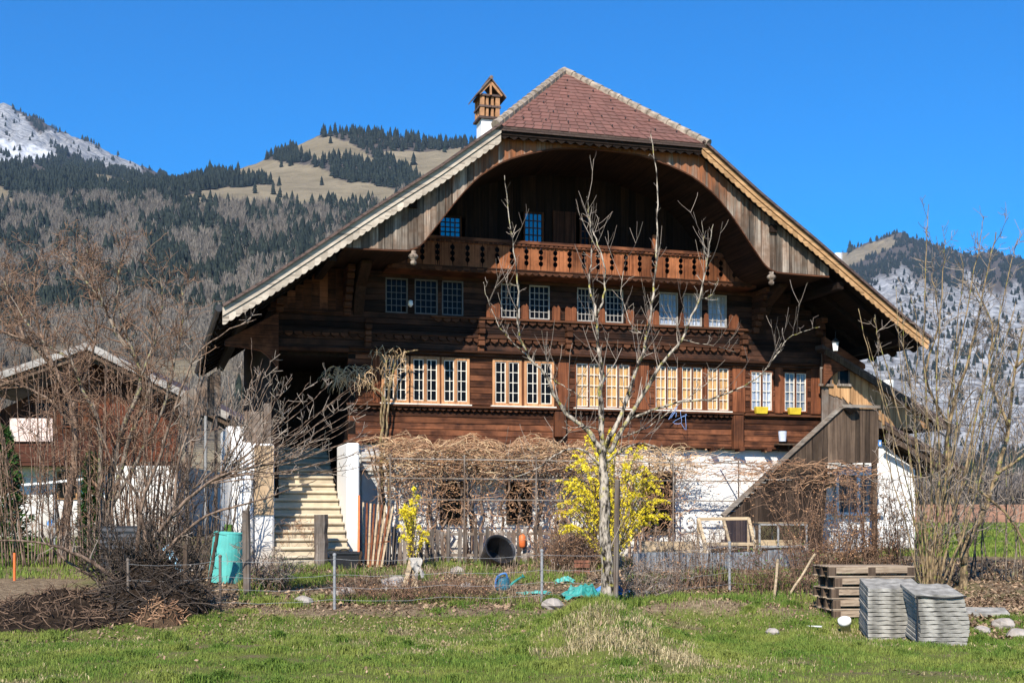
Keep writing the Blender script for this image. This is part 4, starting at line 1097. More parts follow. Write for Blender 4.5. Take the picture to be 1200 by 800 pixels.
# ---- bare trees at the left
tree('bare_tree', (118, 664), 'bare tree with several crooked pale stems rising in front of the small chalet', 'tree',
 [([(120,668),(126,590),(138,520),(166,440),(140,395),(121,359),(106,336),(69,293)], .11, .016, 1.0, 26),
  ([(120,640),(118,560),(115,494),(95,454),(83,420),(62,380)], .09, .014, -.5, 20),
  ([(124,620),(150,520),(176,456),(164,430),(141,370),(140,318),(152,280)], .075, .012, .8, 20),
  ([(126,600),(160,540),(190,480),(205,420),(215,370),(212,330)], .06, .010, .5, 18),
  ([(83,420),(50,400),(20,360),(5,330)], .04, .010, .3, 12), ([(121,359),(110,320),(100,290)], .03, .008, 0, 8),
  ([(166,440),(185,390),(190,340),(182,300)], .03, .008, 0, 10)], 28, M['bark_grey'], M['twig_red'], 2.2, (.3, 1.3), .35, 2, 'bare trees at the left', sub=3)
tree('bare_tree', (72, 658), 'bare tree with a single thick brown trunk near the left edge', 'tree',
 [([(72,662),(80,590),(88,540),(85,480),(62,430),(30,398),(-20,360)], .17, .03, 1, 18),
  ([(86,500),(60,470),(20,450),(-30,440)], .06, .015, -.6, 14), ([(85,480),(100,440),(112,400),(110,360),(96,320)], .06, .012, .5, 18),
  ([(62,430),(45,380),(40,330),(50,290)], .05, .012, .4, 16), ([(30,398),(10,350),(12,310)], .04, .01, 0, 12), ([(30,398),(-10,380),(-60,320)], .04, .01, 0, 12)],
 31, M['bark_brown'], M['twig_red'], 2.0, (.3, 1.3), .3, 2, 'bare trees at the left', sub=3)
stems = []
for i in range(26):
    x = 140+i*2.6; e = x+(i-13)*3.2+vr.uniform(-10, 10); stems.append(([(x, 655), (x+(e-x)*.3, 580), (x+(e-x)*.65, 520), (e, vr.uniform(400, 500))], vr.uniform(.02, .035), .008, vr.uniform(-.6, .6), 5))
tree('hazel_shrub', (170, 655), 'clump of straight reddish brown stems growing left of the porch', 'shrub', stems, 31, M['bark_brown'], M['twig_red'], 1.1, (.2, .9), .6, 1, rmin=.006, nm='stems')
low = [([(150,700),(172,645),(203,602),(243,566),(282,549)], .06, .018, -.6, 8),
 ([(150,695),(190,650),(240,605),(290,590),(335,575),(372,562)], .045, .007, -.8, 12),
 ([(150,690),(105,657),(55,637),(-10,632)], .06, .012, -1, 12), ([(140,690),(95,668),(62,642),(48,620)], .045, .01, -.5, 8),
 ([(160,670),(165,600),(185,540),(205,480),(228,420),(262,390),(300,374)], .05, .006, -.5, 14), ([(203,602),(210,540),(232,470),(240,430)], .04, .006, 0, 10),
 ([(172,645),(160,580),(130,540),(110,470)], .045, .008, -.4, 10)]
for k_ in range(30):
    ex = vr.uniform(262, 440); ey = vr.uniform(430, 545)-(ex < 320)*40; sx = vr.uniform(225, 300); sy = 572-(sx-225)*.35
    low.append(([(sx, sy), (sx*.62+ex*.38, sy*.6+ey*.4+10), (sx*.28+ex*.72, sy*.25+ey*.75+7), (ex, ey)], .010, .004, vr.uniform(-.6, .6), 3))
for ex, ey in [(300,430),(322,438),(342,442),(386,450),(352,470),(402,478),(418,512),(436,505),(405,532),(430,545),(340,500),(310,455),(372,520),(282,470),(268,440),(420,530),(362,448)]:
    sx = vr.uniform(240, 285); sy = 566-(sx-243)*.42
    low.append(([(sx, sy), (sx*.6+ex*.4, sy*.55+ey*.45+8), (sx*.25+ex*.75, sy*.22+ey*.78+6), (ex, ey)], .014, .005, vr.uniform(-.5, .5), 5))
tree('orchard_tree', (150, 700), 'low bare tree sweeping long thin twigs across the stone steps', 'tree', low, 27, M['bark_brown'], M['twig_grey'], 1.0, (.12, .6), .5, 1, rmin=.0048, curl=.18, sub=2)
# pale twigs of the sweeping branches keep the sun: same thing, own part handled by twigs material
stems = []
for i in range(64):
    x = -10+i*3.4; e = x+(i-32)*1.2+vr.uniform(-26, 26); stems.append(([(x, 664), (x+(e-x)*.3, 590), (x+(e-x)*.65, 520), (e, vr.uniform(380, 520))], vr.uniform(.014, .028), .007, vr.uniform(-.8, .8), 7))
tree('thicket', (100, 664), 'wide thicket of bare grey twigs in front of the small chalet', 'shrub', stems, 31, M['bark_brown'], M['twig_red'], 1.2, (.2, 1.0), .4, 1, rmin=.006, nm='stems')
stems = []
for i in range(22):
    x = 196+i*4.0; e = x+(i-8)*2.0+vr.uniform(-22, 22); stems.append(([(x, 668), (x+(e-x)*.3, 620), (x+(e-x)*.65, 570), (e, vr.uniform(500, 590))], vr.uniform(.014, .024), .007, vr.uniform(-.5, .5), 6))
tree('thicket', (235, 668), 'dark tangle of thin bare stems before the left white stair wall', 'shrub', stems, 31, M['bark_dark'], M['twig_dark'], 1.2, (.2, .8), .4, 1, rmin=.006, nm='stems')
stems = []
for i in range(40):
    x = 128+i*2.2; e = x+(i-22)*1.6+vr.uniform(-22, 22); stems.append(([(x, 706), (x+(e-x)*.3, 680), (x+(e-x)*.65, 650), (e, vr.uniform(590, 650))], vr.uniform(.014, .03), .007, vr.uniform(-.4, .4), 7))
tree('thicket', (170, 706), 'low black brown tangle of thorny stems growing out of the brush pile', 'shrub', stems, 31, M['bark_dark'], M['twig_dark'], 1.4, (.2, .7), .3, 1, rmin=.006, nm='stems')
# ---- hazels at the right edge
hz_ = [([(1085,700),(1070,600),(1045,500),(1020,420),(1006,362)], .03, .008, 0, 5), ([(1085,700),(1075,580),(1050,470),(1030,400),(1024,372)], .035, .008, .3, 5),
 ([(1088,700),(1080,560),(1062,420),(1052,385)], .035, .008, -.3, 5), ([(1088,700),(1092,560),(1083,420),(1085,310),(1088,240)], .045, .008, .4, 13),
 ([(1090,700),(1100,560),(1098,430),(1105,330),(1108,282)], .045, .008, -.2, 12), ([(1092,700),(1108,580),(1112,480),(1130,380),(1145,300),(1152,255)], .05, .008, .5, 14),
 ([(1095,700),(1120,600),(1142,500),(1165,400),(1180,330),(1192,280)], .05, .008, .2, 14), ([(1082,700),(1060,610),(1040,540),(1032,480)], .03, .008, -.3, 5),
 ([(1096,700),(1135,610),(1160,520),(1185,440),(1210,370)], .04, .008, -.5, 12), ([(1086,700),(1078,640),(1055,560),(1038,470),(1015,395)], .03, .007, .6, 5),
 ([(1090,700),(1085,600),(1072,500),(1075,400),(1068,345)], .03, .007, .8, 8), ([(1090,700),(1095,620),(1120,520),(1118,420),(1128,330),(1125,290)], .035, .007, -.6, 9)]
for i in range(16):
    x = vr.uniform(1072, 1112); e = 1095+vr.uniform(-60, 110); hz_.append(([(x, 700), ((x*2+e)/3+vr.uniform(-6, 6), 590), ((x+2*e)/3, 480), (e, vr.uniform(330, 470))], vr.uniform(.014, .026), .007, vr.uniform(-.8, .8), 6))
hz_ = [(a, b*.68, c*.85, d, e) for a, b, c, d, e in hz_]
tree('hazel_shrub', (1090, 696), 'tall hazel clump of many thin upright stems at the right behind the slab stacks', 'shrub', hz_, 25.5, M['bark_hazel'], M['twig_grey'], 1.0, (.15, .9), .5, 1, rmin=.0048, nm='stems')
tree('bare_tree', (1128, 690), 'bare forked tree with a mossy trunk at the right edge', 'tree',
 [([(1128,700),(1132,640),(1152,600),(1168,555),(1182,500),(1190,430),(1204,370)], .10, .02, .8, 20), ([(1130,660),(1117,590),(1112,500),(1135,420),(1152,345),(1168,272)], .07, .012, .5, 22),
  ([(1182,500),(1160,440),(1162,380),(1140,330)], .04, .01, .2, 14), ([(1190,430),(1215,400),(1230,330)], .04, .01, 0, 12), ([(1112,500),(1085,440),(1100,380),(1092,320)], .035, .009, 0, 12), ([(1168,555),(1210,520),(1240,440)], .05, .01, .4, 14)],
 27, M['bark_hazel'], M['twig_grey'], 1.1, (.25, 1.2), .45, 2, sub=3)
stems = []
for i in range(24):
    x = 1060+i*7.0; e = x+vr.uniform(-40, 46); stems.append(([(x, 680), (x+(e-x)*.3, 600), (x+(e-x)*.65, 500), (e, vr.uniform(330, 520))], vr.uniform(.012, .026), .006, vr.uniform(-.9, .9), 7))
tree('thicket', (1140, 680), 'grey thicket of fine bare twigs behind the hazel clump at the right', 'shrub', stems, 29, M['bark_grey'], M['twig_grey'], 1.3, (.2, 1.0), .45, 1, rmin=.0055, nm='stems')
tree('bent_branch', (1200, 690), 'long bent bare branch arching over the pallets from the right edge', 'branch',
 [([(1230,690),(1195,625),(1165,588),(1132,568),(1095,560),(1065,558)], .035, .012, 0, 10)], 24, M['bark_hazel'], M['twig_grey'], 1, (.2, .6), .2, 1, nm='stem')
# ---- rose hedge and climbing plants
def canes(name, label, cat_, x0, x1, y0, Y, n, ytop, spread, r, mat, twmat, nt=4, leaf=None, lf=0):
    b = GP((x0+x1)/2, y0); Y = b.y; org = (b.x, b.y, Hs(b.x, b.y)); th = thing(name, org, label, cat_); a = MB(org); tw = MB(org); q0 = len(yield_pts)
    for i in range(n):
        x = vr.uniform(x0, x1); e = x+vr.gauss(0, spread); yt = vr.uniform(*ytop)
        pts, rad = limb(a, [(x, y0), (x+(e-x)*.35, y0*.45+yt*.55), (x+(e-x)*.75, yt), (e+(e-x)*.3, yt+vr.uniform(0, 14))], Y+vr.uniform(-.5, .5), r, r*.4, vr.uniform(-.4, .4), .015, 4, 4)
        sprout(tw, pts, rad, nt, .12, .5, .2, 1, .004, sub=2)
    a.build('canes', mat, th); tw.build('twigs', twmat, th)
    if leaf:
        qs = yield_pts[q0:]; V = []; T = []
        for _ in range(lf):
            q = vr.choice(qs); p = vr.choice(q)-Vector(org); s_ = vr.uniform(.018, .04)
            d1 = Vector((vr.gauss(0, 1), vr.gauss(0, 1), vr.gauss(0, 1))).normalized()*s_; d2 = d1.orthogonal().normalized()*s_*.6
            k = len(V); V += [p, p+d1*.5+d2, p+d1*1.2, p+d1*.5-d2]; T.append((k, k+1, k+2, k+3))
        np_mesh('leaves', [tuple(v_) for v_ in V], T, leaf, th)
    return th
canes('rose_hedge', 'tangled rose hedge with red brown canes and a few dry leaves behind the pallets', 'hedge', 928, 1062, 672, 27, 170, (560, 655), 24, .009, M['twig_red'], M['twig_red'], 6, M['leaf_dry'], 3200)
canes('currant_bush', 'low thorny grey brown bush right of the turquoise barrel', 'shrub', 292, 345, 690, 27, 40, (640, 680), 16, .010, M['twig_red'], M['twig_grey'], 5, M['green_leaf'], 90)
canes('berry_bush', 'bare brown berry bush in front of the corrugated trough', 'shrub', 775, 850, 690, 27.5, 60, (615, 670), 10, .009, M['twig_red'], M['twig_grey'], 4, M['leaf_dry'], 120)
canes('rose_bush', 'thin bare rose bush beside the round black tub', 'shrub', 645, 700, 668, 30, 40, (600, 650), 16, .010, M['twig_red'], M['vine'], 4)
canes('dead_shrub', 'low brown clump of dead stems along the wire fence left of the watering can', 'shrub', 400, 575, 704, 27, 130, (682, 700), 14, .006, M['twig_red'], M['twig_red'], 4, M['leaf_dry'], 500)
canes('dead_shrub', 'brown clump of dead stems between the fruit tree and the right fence post', 'shrub', 728, 800, 700, 27, 80, (650, 690), 12, .006, M['twig_red'], M['twig_grey'], 4, M['leaf_dry'], 300)
canes('dead_shrub', 'brown weedy stems between the right fence post and the pallets', 'shrub', 862, 950, 694, 27, 90, (640, 685), 12, .006, M['twig_red'], M['twig_red'], 4, M['green_leaf'], 300)
canes('dead_shrub', 'scrubby brown stems under the picket fence right of the round black tub', 'shrub', 640, 700, 668, 27, 90, (625, 660), 14, .006, M['twig_red'], M['twig_red'], 4, M['leaf_dry'], 400)
canes('dead_shrub', 'dry brown shrub in front of the lowest stone steps', 'shrub', 322, 372, 660, 30, 40, (610, 645), 14, .010, M['twig_grey'], M['vine'], 5)
# vine mat on its trellis in front of the white storey
vo = tuple(L2W(1.0, -.6, 1.0))
vine = thing('grape_vine', vo, 'dense dry grape vine matted over its trellis along the white stone storey', 'vine')
def uvw(u, z, w): return L2W(u, w, z)
def walk(mb, u, w, z, L, r, hor=1.0, curl=.5, drift=(0, 0), sides=3, zlim=None):
    k = max(4, int(L/.11)); p = [u, w, z]; a = vr.uniform(-.6, .6)+(0 if vr.random() < .5 else math.pi); pts = []
    for i in range(k):
        pts.append(uvw(p[0], p[2], p[1])); a += vr.gauss(0, curl)
        p[0] += math.cos(a)*L/k; p[2] += math.sin(a)*L/k*hor+drift[1]; p[1] += vr.gauss(0, .05)
        if zlim: p[2] = min(max(p[2], zlim[0]), zlim[1]+.35*nz(p[0], 0, 1.1)+.25*nz(p[0], 5, 4.)-.05)
        p[1] = min(max(p[1], min(w, -1.2)), -.12)
    mb.tube(pts, [r*(1-.6*i/k) for i in range(k)], sides, cap=False)
mat1 = MB(vo); mat2 = MB(vo); mat3 = MB(vo); mat4 = MB(vo)
u0, u1, u2, u3 = ux(447), ux(668), ux(800), ux(985)
for i in range(1700): walk(mat1 if vr.random() < .32 else mat4, vr.uniform(u0, u1), vr.uniform(-1.1, -.2), vr.triangular(3.1, 4.2, 3.85), vr.uniform(.5, 1.6), vr.uniform(.005, .012), .55, .55, zlim=(2.7, 4.25))
for i in range(420): walk(mat1, vr.uniform(u1, u2), vr.uniform(-1.1, -.2), vr.triangular(3.2, 4.1, 3.6), vr.uniform(.5, 1.5), vr.uniform(.005, .011), .5, .5, zlim=(2.9, 4.15))
for i in range(150): walk(mat4, vr.uniform(u2, u3), vr.uniform(-1.4, -.9), vr.triangular(3.0, 3.75, 3.5), vr.uniform(.6, 1.8), vr.uniform(.005, .012), .35, .4, zlim=(2.8, 3.9))
for i in range(170): walk(mat2, vr.uniform(u0+.1, u2), vr.uniform(-1.15, -.2), vr.uniform(2.5, 3.5), vr.uniform(.5, 1.5), vr.uniform(.006, .013), .8, .6, zlim=(2.3, 3.7))
for i in range(400): walk(mat2, vr.uniform(u0+.2, u2), vr.uniform(-1.0, -.2), vr.uniform(1.5, 3.5), vr.uniform(.5, 1.7), vr.uniform(.006, .014), 1.2, .6, zlim=(1.2, 3.6))
for i in range(190): walk(mat4, vr.uniform(ux(868, -1.9), ux(1032, -1.9)), vr.uniform(-1.1, -.9)-.75, vr.triangular(2.9, 3.7, 3.45), vr.uniform(.4, 1.4), vr.uniform(.005, .012), .6, .5, zlim=(2.7, 3.75))
mat4.build('brown_shoots', M['vine'], vine); mat1.build('matted_shoots', M['vine_straw'], vine); mat2.build('shoots', M['vine'], vine)
for i in range(30):                                   # woody stems climbing from the ground
    px = vr.choice([450, 462, 505, 520, 545, 560, 588, 604, 628, 640, 655, 668, 690, 735, 750, 765, 790])+vr.uniform(-6, 6)
    u = ux(px, -.6); pts = []; w = vr.uniform(-1.0, -.3)
    k = 12; drift = vr.uniform(-.7, .7)
    for j in range(k): pts.append(uvw(u+drift*(j/k)**2+vr.gauss(0, .05), 1.0+2.9*j/(k-1), w+vr.gauss(0, .03)))
    mat3.tube(cat(pts, 2), [.045-.028*j/(2*k) for j in range(2*k-1)], 5)
mat3.build('woody_stems', M['bark_brown'], vine)
V = []; T = []                                        # withered leaves caught in the mat
for i in range(2600):
    u = vr.uniform(u0, u2) if vr.random() < .8 else vr.uniform(u0, u3); z = vr.triangular(1.3, 4.1, 3.75)
    c = uvw(u, z, vr.uniform(-1.15, -.25))-Vector(vo); s_ = vr.uniform(.02, .055)
    d1 = Vector((vr.gauss(0, 1), vr.gauss(0, 1), vr.gauss(0, 1))).normalized()*s_; d2 = d1.orthogonal().normalized()*s_*.7
    k = len(V); V += [c, c+d1*.5+d2, c+d1*1.2, c+d1*.5-d2]; T.append((k, k+1, k+2, k+3))
np_mesh('withered_leaves', [tuple(v_) for v_ in V], T, M['leaf_dry'], vine)
to = tuple(L2W(1.0, -1.25, 1.0))
tr_ = thing('trellis', to, 'thin weathered trellis of rails and posts carrying the grape vine', 'trellis')
m = MB(to)
for z in (2.55, 3.1, 3.6): m.bar(uvw(u0-.1, z, -1.22), uvw(u3+.2, z, -1.22), .03, .03)
for z in (3.65, 3.3): m.bar(uvw(ux(410), z, -.15), uvw(ux(455), z, -.15), .04, .05)
m.build('rail', M['grey_wood_x'], tr_)
for u in np.linspace(u0, u3, 8):
    m = MB(to); m.bar(uvw(u, .9, -1.26), uvw(u, 3.72, -1.26), .035, .035); m.build('post', M['grey_wood'], tr_)
m = MB(to)
for u in np.linspace(u0, u3, 8): m.bar(uvw(u, 3.68, -1.28), uvw(u, 3.68, -.05), .03, .03)
m.build('cross_bar', M['grey_wood_x'], tr_)
# climber at the left of the first window
co = tuple(L2W(ux(448, -.3), -.3, 1.0)); cl = thing('climbing_vine', co, 'pale dry climbing vine with drooping twigs left of the lower windows', 'vine')
m = MB(co)
for px in ([(446,655),(449,600),(447,540),(453,500),(455,460),(452,430),(462,406)], [(452,650),(456,560),(450,520),(446,480),(453,440),(446,412)], [(449,560),(446,520),(451,470),(436,452),(420,440),(402,437),(388,442)], [(455,470),(462,430),(470,415),(490,410)]):
    limb(m, px, L2W(ux(448, -.3), -.3, 0).y, .045, .016, 0, .03)
m.build('stem', M['bark_hazel'], cl)
m = MB(co)
for i in range(190):
    if vr.random() < .65: x, y = vr.uniform(384, 436), vr.uniform(428, 446)
    else: x, y = vr.uniform(432, 476), vr.uniform(402, 450)
    p = P(x, y, L2W(ux(448, -.3), -.3, 0).y+vr.uniform(-.35, .2)); q = [p]; d = Vector((vr.gauss(0, .8), vr.gauss(0, .5), vr.uniform(-.6, .5))); 
    for j in range(6): d = (d.normalized()+Vector((vr.gauss(0, .3), vr.gauss(0, .3), -.38))); q.append(q[-1]+d.normalized()*vr.uniform(.04, .11))
    m.tube(q, [.009-.0009*j for j in range(7)], 3, cap=False)
m.build('twigs', M['vine_straw'], cl)
# ---- forsythia
def forsythia(px0, py0, Y, label, n, xr, yr, nf, sz):
    b = P(px0, py0, Y); org = (b.x, b.y, Hs(b.x, b.y)); th = thing('forsythia_bush', org, label, 'shrub', 'flowering yellow bushes'); m = MB(org); V = []; T = []
    for i in range(n):
        e = vr.uniform(*xr); yt = vr.uniform(*yr); f_ = abs(e-px0)/max(1, (xr[1]-xr[0])/2); yt = yt+(py0-yt)*.45*min(1, f_)**2
        pts = cat([P(px0+vr.uniform(-7, 7), py0, Y+vr.uniform(-.2, .2)), P(px0+(e-px0)*.3, py0*.5+yt*.5, Y+vr.uniform(-.4, .4)), P(px0+(e-px0)*.7, yt+4, Y+vr.uniform(-.7, .7)), P(e, yt+vr.uniform(-4, 16), Y+vr.uniform(-.9, .9))], 5)
        k = len(pts); m.tube(pts, [.012-.008*j/k for j in range(k)], 3, cap=False)
        for _ in range(nf):
            t_ = vr.triangular(.12, 1, .75)*(k-1); j = min(int(t_), k-2); c = pts[j].lerp(pts[j+1], t_-j)-Vector(org)+Vector((vr.gauss(0, .022), vr.gauss(0, .022), vr.gauss(0, .022)))
            nn = Vector((vr.gauss(0, 1), vr.gauss(0, 1), vr.gauss(0, 1))).normalized(); a = nn.orthogonal().normalized(); b2 = nn.cross(a); s_ = sz*vr.uniform(.6, 1.2)
            for d in (a, b2, -a, -b2):
                o = nn.cross(d)*s_*.28; q = len(V); V += [c, c+d*s_*.6+o, c+d*s_+nn*s_*.3, c+d*s_*.6-o]; T.append((q, q+1, q+2, q+3))
    m.build('branches', M['bark_hazel'], th); np_mesh('flowers', [tuple(v_) for v_ in V], T, M['forsythia'], th)
forsythia(716, 667, 30.5, 'big golden forsythia in full bloom behind the fruit tree', 96, (646, 792), (498, 600), 95, .032)
forsythia(484, 667, 30.5, 'small upright golden forsythia in front of the vine', 24, (462, 505), (572, 610), 75, .032)
# ---- evergreens at the left
def evergreen(px0, py0, Y, label, hw_, ytop, n, name='thuja'):
    b = P(px0, py0, Y); z0 = Hs(b.x, b.y); org = (b.x, b.y, z0); h = P(0, ytop, Y).z-z0; w = hw_/FOC*Y; th = thing(name, org, label, 'evergreen')
    m = MB(org); m.tube([b*0+Vector(org), Vector(org)+Vector((0, 0, h*.8))], [.06, .02], 6); m.build('trunk', M['bark_brown'], th)
    V = []; T = []
    for i in range(n):
        t_ = vr.random()**.8; r = w*(1-t_**1.6)*math.sqrt(vr.random())*(1+.3*math.sin(7*t_*6+vr.random())); a = vr.uniform(0, 6.28)
        c = Vector((r*math.cos(a), r*math.sin(a), .05+h*t_)); d = Vector((math.cos(a)*.6, math.sin(a)*.6, vr.uniform(-.5, .9))).normalized()*vr.uniform(.08, .2); s_ = d.cross(Vector((vr.gauss(0, 1), vr.gauss(0, 1), vr.gauss(0, 1)))).normalized()*.025
        q = len(V); V += [c-s_, c+s_, c+d+s_*.3, c+d-s_*.3]; T.append((q, q+1, q+2, q+3))
    np_mesh('foliage', [tuple(v_) for v_ in V], T, M['needle'], th)
evergreen(6, 632, 33, 'dark green conifer bush cut by the left edge', 28, 505, 5200)
evergreen(106, 640, 34, 'narrow green thuja beside the brown tree trunk', 15, 535, 2600)
# ------------------------------------------------------------------ fences
def world_thing(name, px, py, label, cat_, group=None, Y=None):
    p = GP(px, py) if Y is None else P(px, py, Y)
    return thing(name, p, label, cat_, group), (p.x, p.y, p.z), p
f0 = GP(392, 713); wf = thing('wire_fence', f0, 'low garden fence of grey metal posts and horizontal wires', 'fence'); fo_ = tuple(f0)
posts = [GP(150, 722), GP(258, 716), f0, GP(520, 710), GP(635, 706), GP(748, 702), GP(855, 693), GP(948, 690)]
for i, p in enumerate(posts):
    if i in (3, 5, 7): continue
    m = MB(fo_); m.tube([p-Vector((0, 0, .1)), p+Vector((0, 0, 1.02))], .028, 10)
    m.lathe(p+Vector((0, 0, 1.02)), [(.036, 0), (.036, .03), (.015, .05)], 10); m.build('post', M['zinc'] if i > 1 else M['grey_wood'], wf, smooth=False)
m = MB(fo_)
for h in (.18, .42, .66, .96):
    for a, b in zip(posts[:-1], posts[1:]):
        pts = [a.lerp(b, t_)+Vector((0, -.035, h-.05*math.sin(math.pi*t_)+vr.uniform(-.012, .012))) for t_ in np.linspace(0, 1, 7)]; m.tube(pts, .0034, 3, cap=False)
m.build('wire', M['zinc'], wf)
# picket fence along the vine
po = Vector((XY(600, 32.3), 32.3, Hs(XY(600, 32.3), 32.3))); pf = thing('picket_fence', po, 'old grey picket fence of narrow boards below the grape vine', 'fence'); o3 = tuple(po)
A, B = [Vector((XY(q, 32.3), 32.3, Hs(XY(q, 32.3), 32.3))) for q in (436, 704)]
m = MB(o3); L = (B-A).length; n = int(L/.135); d = (B-A).normalized()
for i in range(n):
    if vr.random() < .06: continue
    p = A.lerp(B, i/n); h = vr.uniform(.80, .98); lean = vr.gauss(0, .02); hw_ = vr.uniform(.042, .058); q = p+Vector((lean, 0, h))
    m.bar(p-Vector((0, 0, .05)), q, hw_*2, .02, up=(0, 1, 0))
m.build('pickets', M['grey_wood'], pf)
for h in (.25, .78): m = MB(o3); m.bar(A+Vector((0, .04, h)), B+Vector((0, .04, h)), .04, .07); m.build('rail', M['grey_wood_x'], pf)
m = MB(o3); p = P(612, 642, 32.2); m.lathe((p.x, p.y-.05, p.z), [(.03, 0), (.085, .05), (.085, .30), (.03, .36)], 12); tag(m.build('hanging_feeder', M['orange_paint'], None, True), 'small orange feeder hanging on the grey picket fence', 'feeder')
# old timber posts
def post(px, py, h, r, label, lean=(0, 0), name='wooden_post', mat='grey_wood', flat=False, grp='old wooden posts in the garden'):
    p = GP(px, py); o = tuple(p); m = MB(o); k = 7; pts = []
    for j in range(k): t_ = j/(k-1); pts.append(p+Vector((lean[0]*t_+vr.gauss(0, .004), lean[1]*t_, -.08+(h+.08)*t_)))
    m.tube(pts, [r*vr.uniform(.92, 1.06) for _ in range(k)], 7); return tag(m.build(name, M[mat]), label, 'post', grp)
post(721, 714, 2.45, .055, 'tall grey stake leaning on the fruit tree trunk', (.04, 0))
post(376, 665, 1.30, .17, 'thick weathered stump post in front of the stone steps')
post(290, 697, 1.75, .085, 'tall grey corner post right of the turquoise barrel', (-.03, 0))
post(228, 705, 1.5, .045, 'crooked brown stake left of the turquoise barrel', (.1, 0), mat='brown_wood')
post(243, 690, 1.2, .04, 'short split stake close to the left side of the barrel', (.22, 0), mat='brown_wood')
post(216, 716, 1.25, .05, 'dark stake with a pale foot beside the brush pile', (.03, 0), mat='brown_wood')
post(907, 702, .82, .03, 'pale broken lath stuck upright in the garden grass', (.08, 0), mat='pale_wood')
post(920, 700, .9, .025, 'thin pale lath leaning to the right left of the pallets', (.62, 0), mat='pale_wood')
post(268, 668, 1.1, .10, 'green topped stub post behind the turquoise barrel', mat='green_leaf')
# ------------------------------------------------------------------ pallets and slab stacks
pp = GP(1004, 726); ang = R(5)
PM = Matrix.Rotation(ang, 3, 'Z')
def pallet_mesh(org, c, w, d, h, M3):
    parts = []
    tp = MB(org); n = 6
    for i in range(n): y = -d/2+d*(i+.5)/n; tp.obox(Vector(c)+M3 @ Vector((0, y, h-.011)), w/2, d/n*.42, .011, M3)
    bt = MB(org)
    for y in (-d/2+.05, 0, d/2-.05): bt.obox(Vector(c)+M3 @ Vector((0, y, .011)), w/2, .05, .011, M3)
    bk = []
    for y in (-d/2+.05, 0, d/2-.05):
        for x in (-w/2+.07, 0, w/2-.07): q_ = MB(org); q_.obox(Vector(c)+M3 @ Vector((x, y, h/2)), .07, .05, h/2-.022, M3); bk.append(q_)
    st_ = []
    for y in (-d/2+.013, d/2-.013): q_ = MB(org); st_.append(q_); q_.obox(Vector(c)+M3 @ Vector((0, y, h-.075)), w/2, .012, .055, M3)
    return tp, bt, bk, st_
prv = random.Random(4)
names_p = ['lowest pallet of the weathered wooden stack, standing in the grass', 'second pallet from the bottom of the wooden pallet stack',
           'middle pallet of the weathered wooden stack left of the slabs', 'second pallet from the top of the wooden pallet stack', 'topmost pallet of the weathered stack, with pale boards on top']
z = pp.z-.02; hs_ = [.20, .20, .20, .20, .20]
base_v = None
for i, lab in enumerate(names_p):
    M3 = Matrix.Rotation(ang+prv.uniform(-.03, .03), 3, 'Z'); c = (pp.x+.28+prv.uniform(-.03, .03)+(-.10 if i == 2 else .0), pp.y+.55+prv.uniform(-.03, .03), z)
    t0_ = thing('wooden_pallet', c, lab, 'pallet', 'stacked wooden pallets'); tp, bt, bk, s4 = pallet_mesh(c, c, 1.62 if i == 4 else 1.45, 1.0, hs_[i], M3)
    tp.build('deck_boards', M['pallet'], t0_, bevel=.006); bt.build('bottom_boards', M['pallet'], t0_); [q_.build('block', M['brown_wood'], t0_) for q_ in bk]; [q_.build('side_board', M['pallet'], t0_, bevel=.006) for q_ in s4]
    z += hs_[i]+.002
def slab_stack(px, py, w, d, n, th_, rot, skew, names, first, last, mid):
    b = GP(px, py); z = b.z-.02
    for i in range(n):
        M3 = Matrix.Rotation(rot+prv.uniform(-.012, .012), 3, 'Z') @ Matrix.Rotation(R(7.5), 3, 'X')
        c = Vector((b.x+w/2*math.cos(rot)-d/2*math.sin(rot)+skew*math.sin(i*.42)+prv.uniform(-.008, .008), b.y+d/2*math.cos(rot)+w/2*math.sin(rot), z+th_/2+d/2*math.sin(R(7.5))))
        m = MB(tuple(c)); k = 10                     # a slightly corrugated board with rounded, chipped edge
        nx = 14; vs = []; fs = []
        for side in (1, -1):
            for j in range(nx+1):
                for y in (-d/2, d/2):
                    x = -w/2+w*j/nx; vs.append(c+M3 @ Vector((x, y+prv.uniform(-.008, .008), side*(th_/2-.004)+.005*math.sin(j*1.3+i*1.7)+prv.uniform(-.002, .002))))
        q = (nx+1)*2
        for j in range(nx):
            a0 = j*2; fs += [(a0, a0+2, a0+3, a0+1), (q+a0, q+a0+1, q+a0+3, q+a0+2), (a0, q+a0, q+a0+2, a0+2), (a0+1, a0+3, q+a0+3, q+a0+1)]
        fs += [(0, 1, q+1, q), (2*nx, q+2*nx, q+2*nx+1, 2*nx+1)]
        m.add(vs, fs); o = m.build('fibre_slab', M['slab'], bevel=.005)
        lab = last if i == n-1 else first if i == 0 else mid.format(ORD[i])
        tag(o, lab, 'slab', names); z += th_+prv.uniform(.0, .006)
    return z
ORD = ['first', 'second', 'third', 'fourth', 'fifth', 'sixth', 'seventh', 'eighth', 'ninth', 'tenth', 'eleventh', 'twelfth', 'thirteenth', 'fourteenth']
slab_stack(1017, 750, .90, 1.0, 13, .066, R(-7), .0, 'grey slabs in the left stack', 'lowest grey slab of the taller left stack, half hidden by grass', 'top grey slab of the taller left stack, its broad face in the sun', '{0} grey slab up in the taller left stack beside the pallets')
slab_stack(1076, 755, .78, 1.0, 12, .066, R(-3), .045, 'grey slabs in the right stack', 'lowest grey slab of the crooked right stack', 'top grey slab of the crooked right stack, under a black strap', '{0} grey slab up in the crooked right stack')
b = GP(1076, 755); m = MB(tuple(b)); q = b+Vector((.0, -.03, .78))
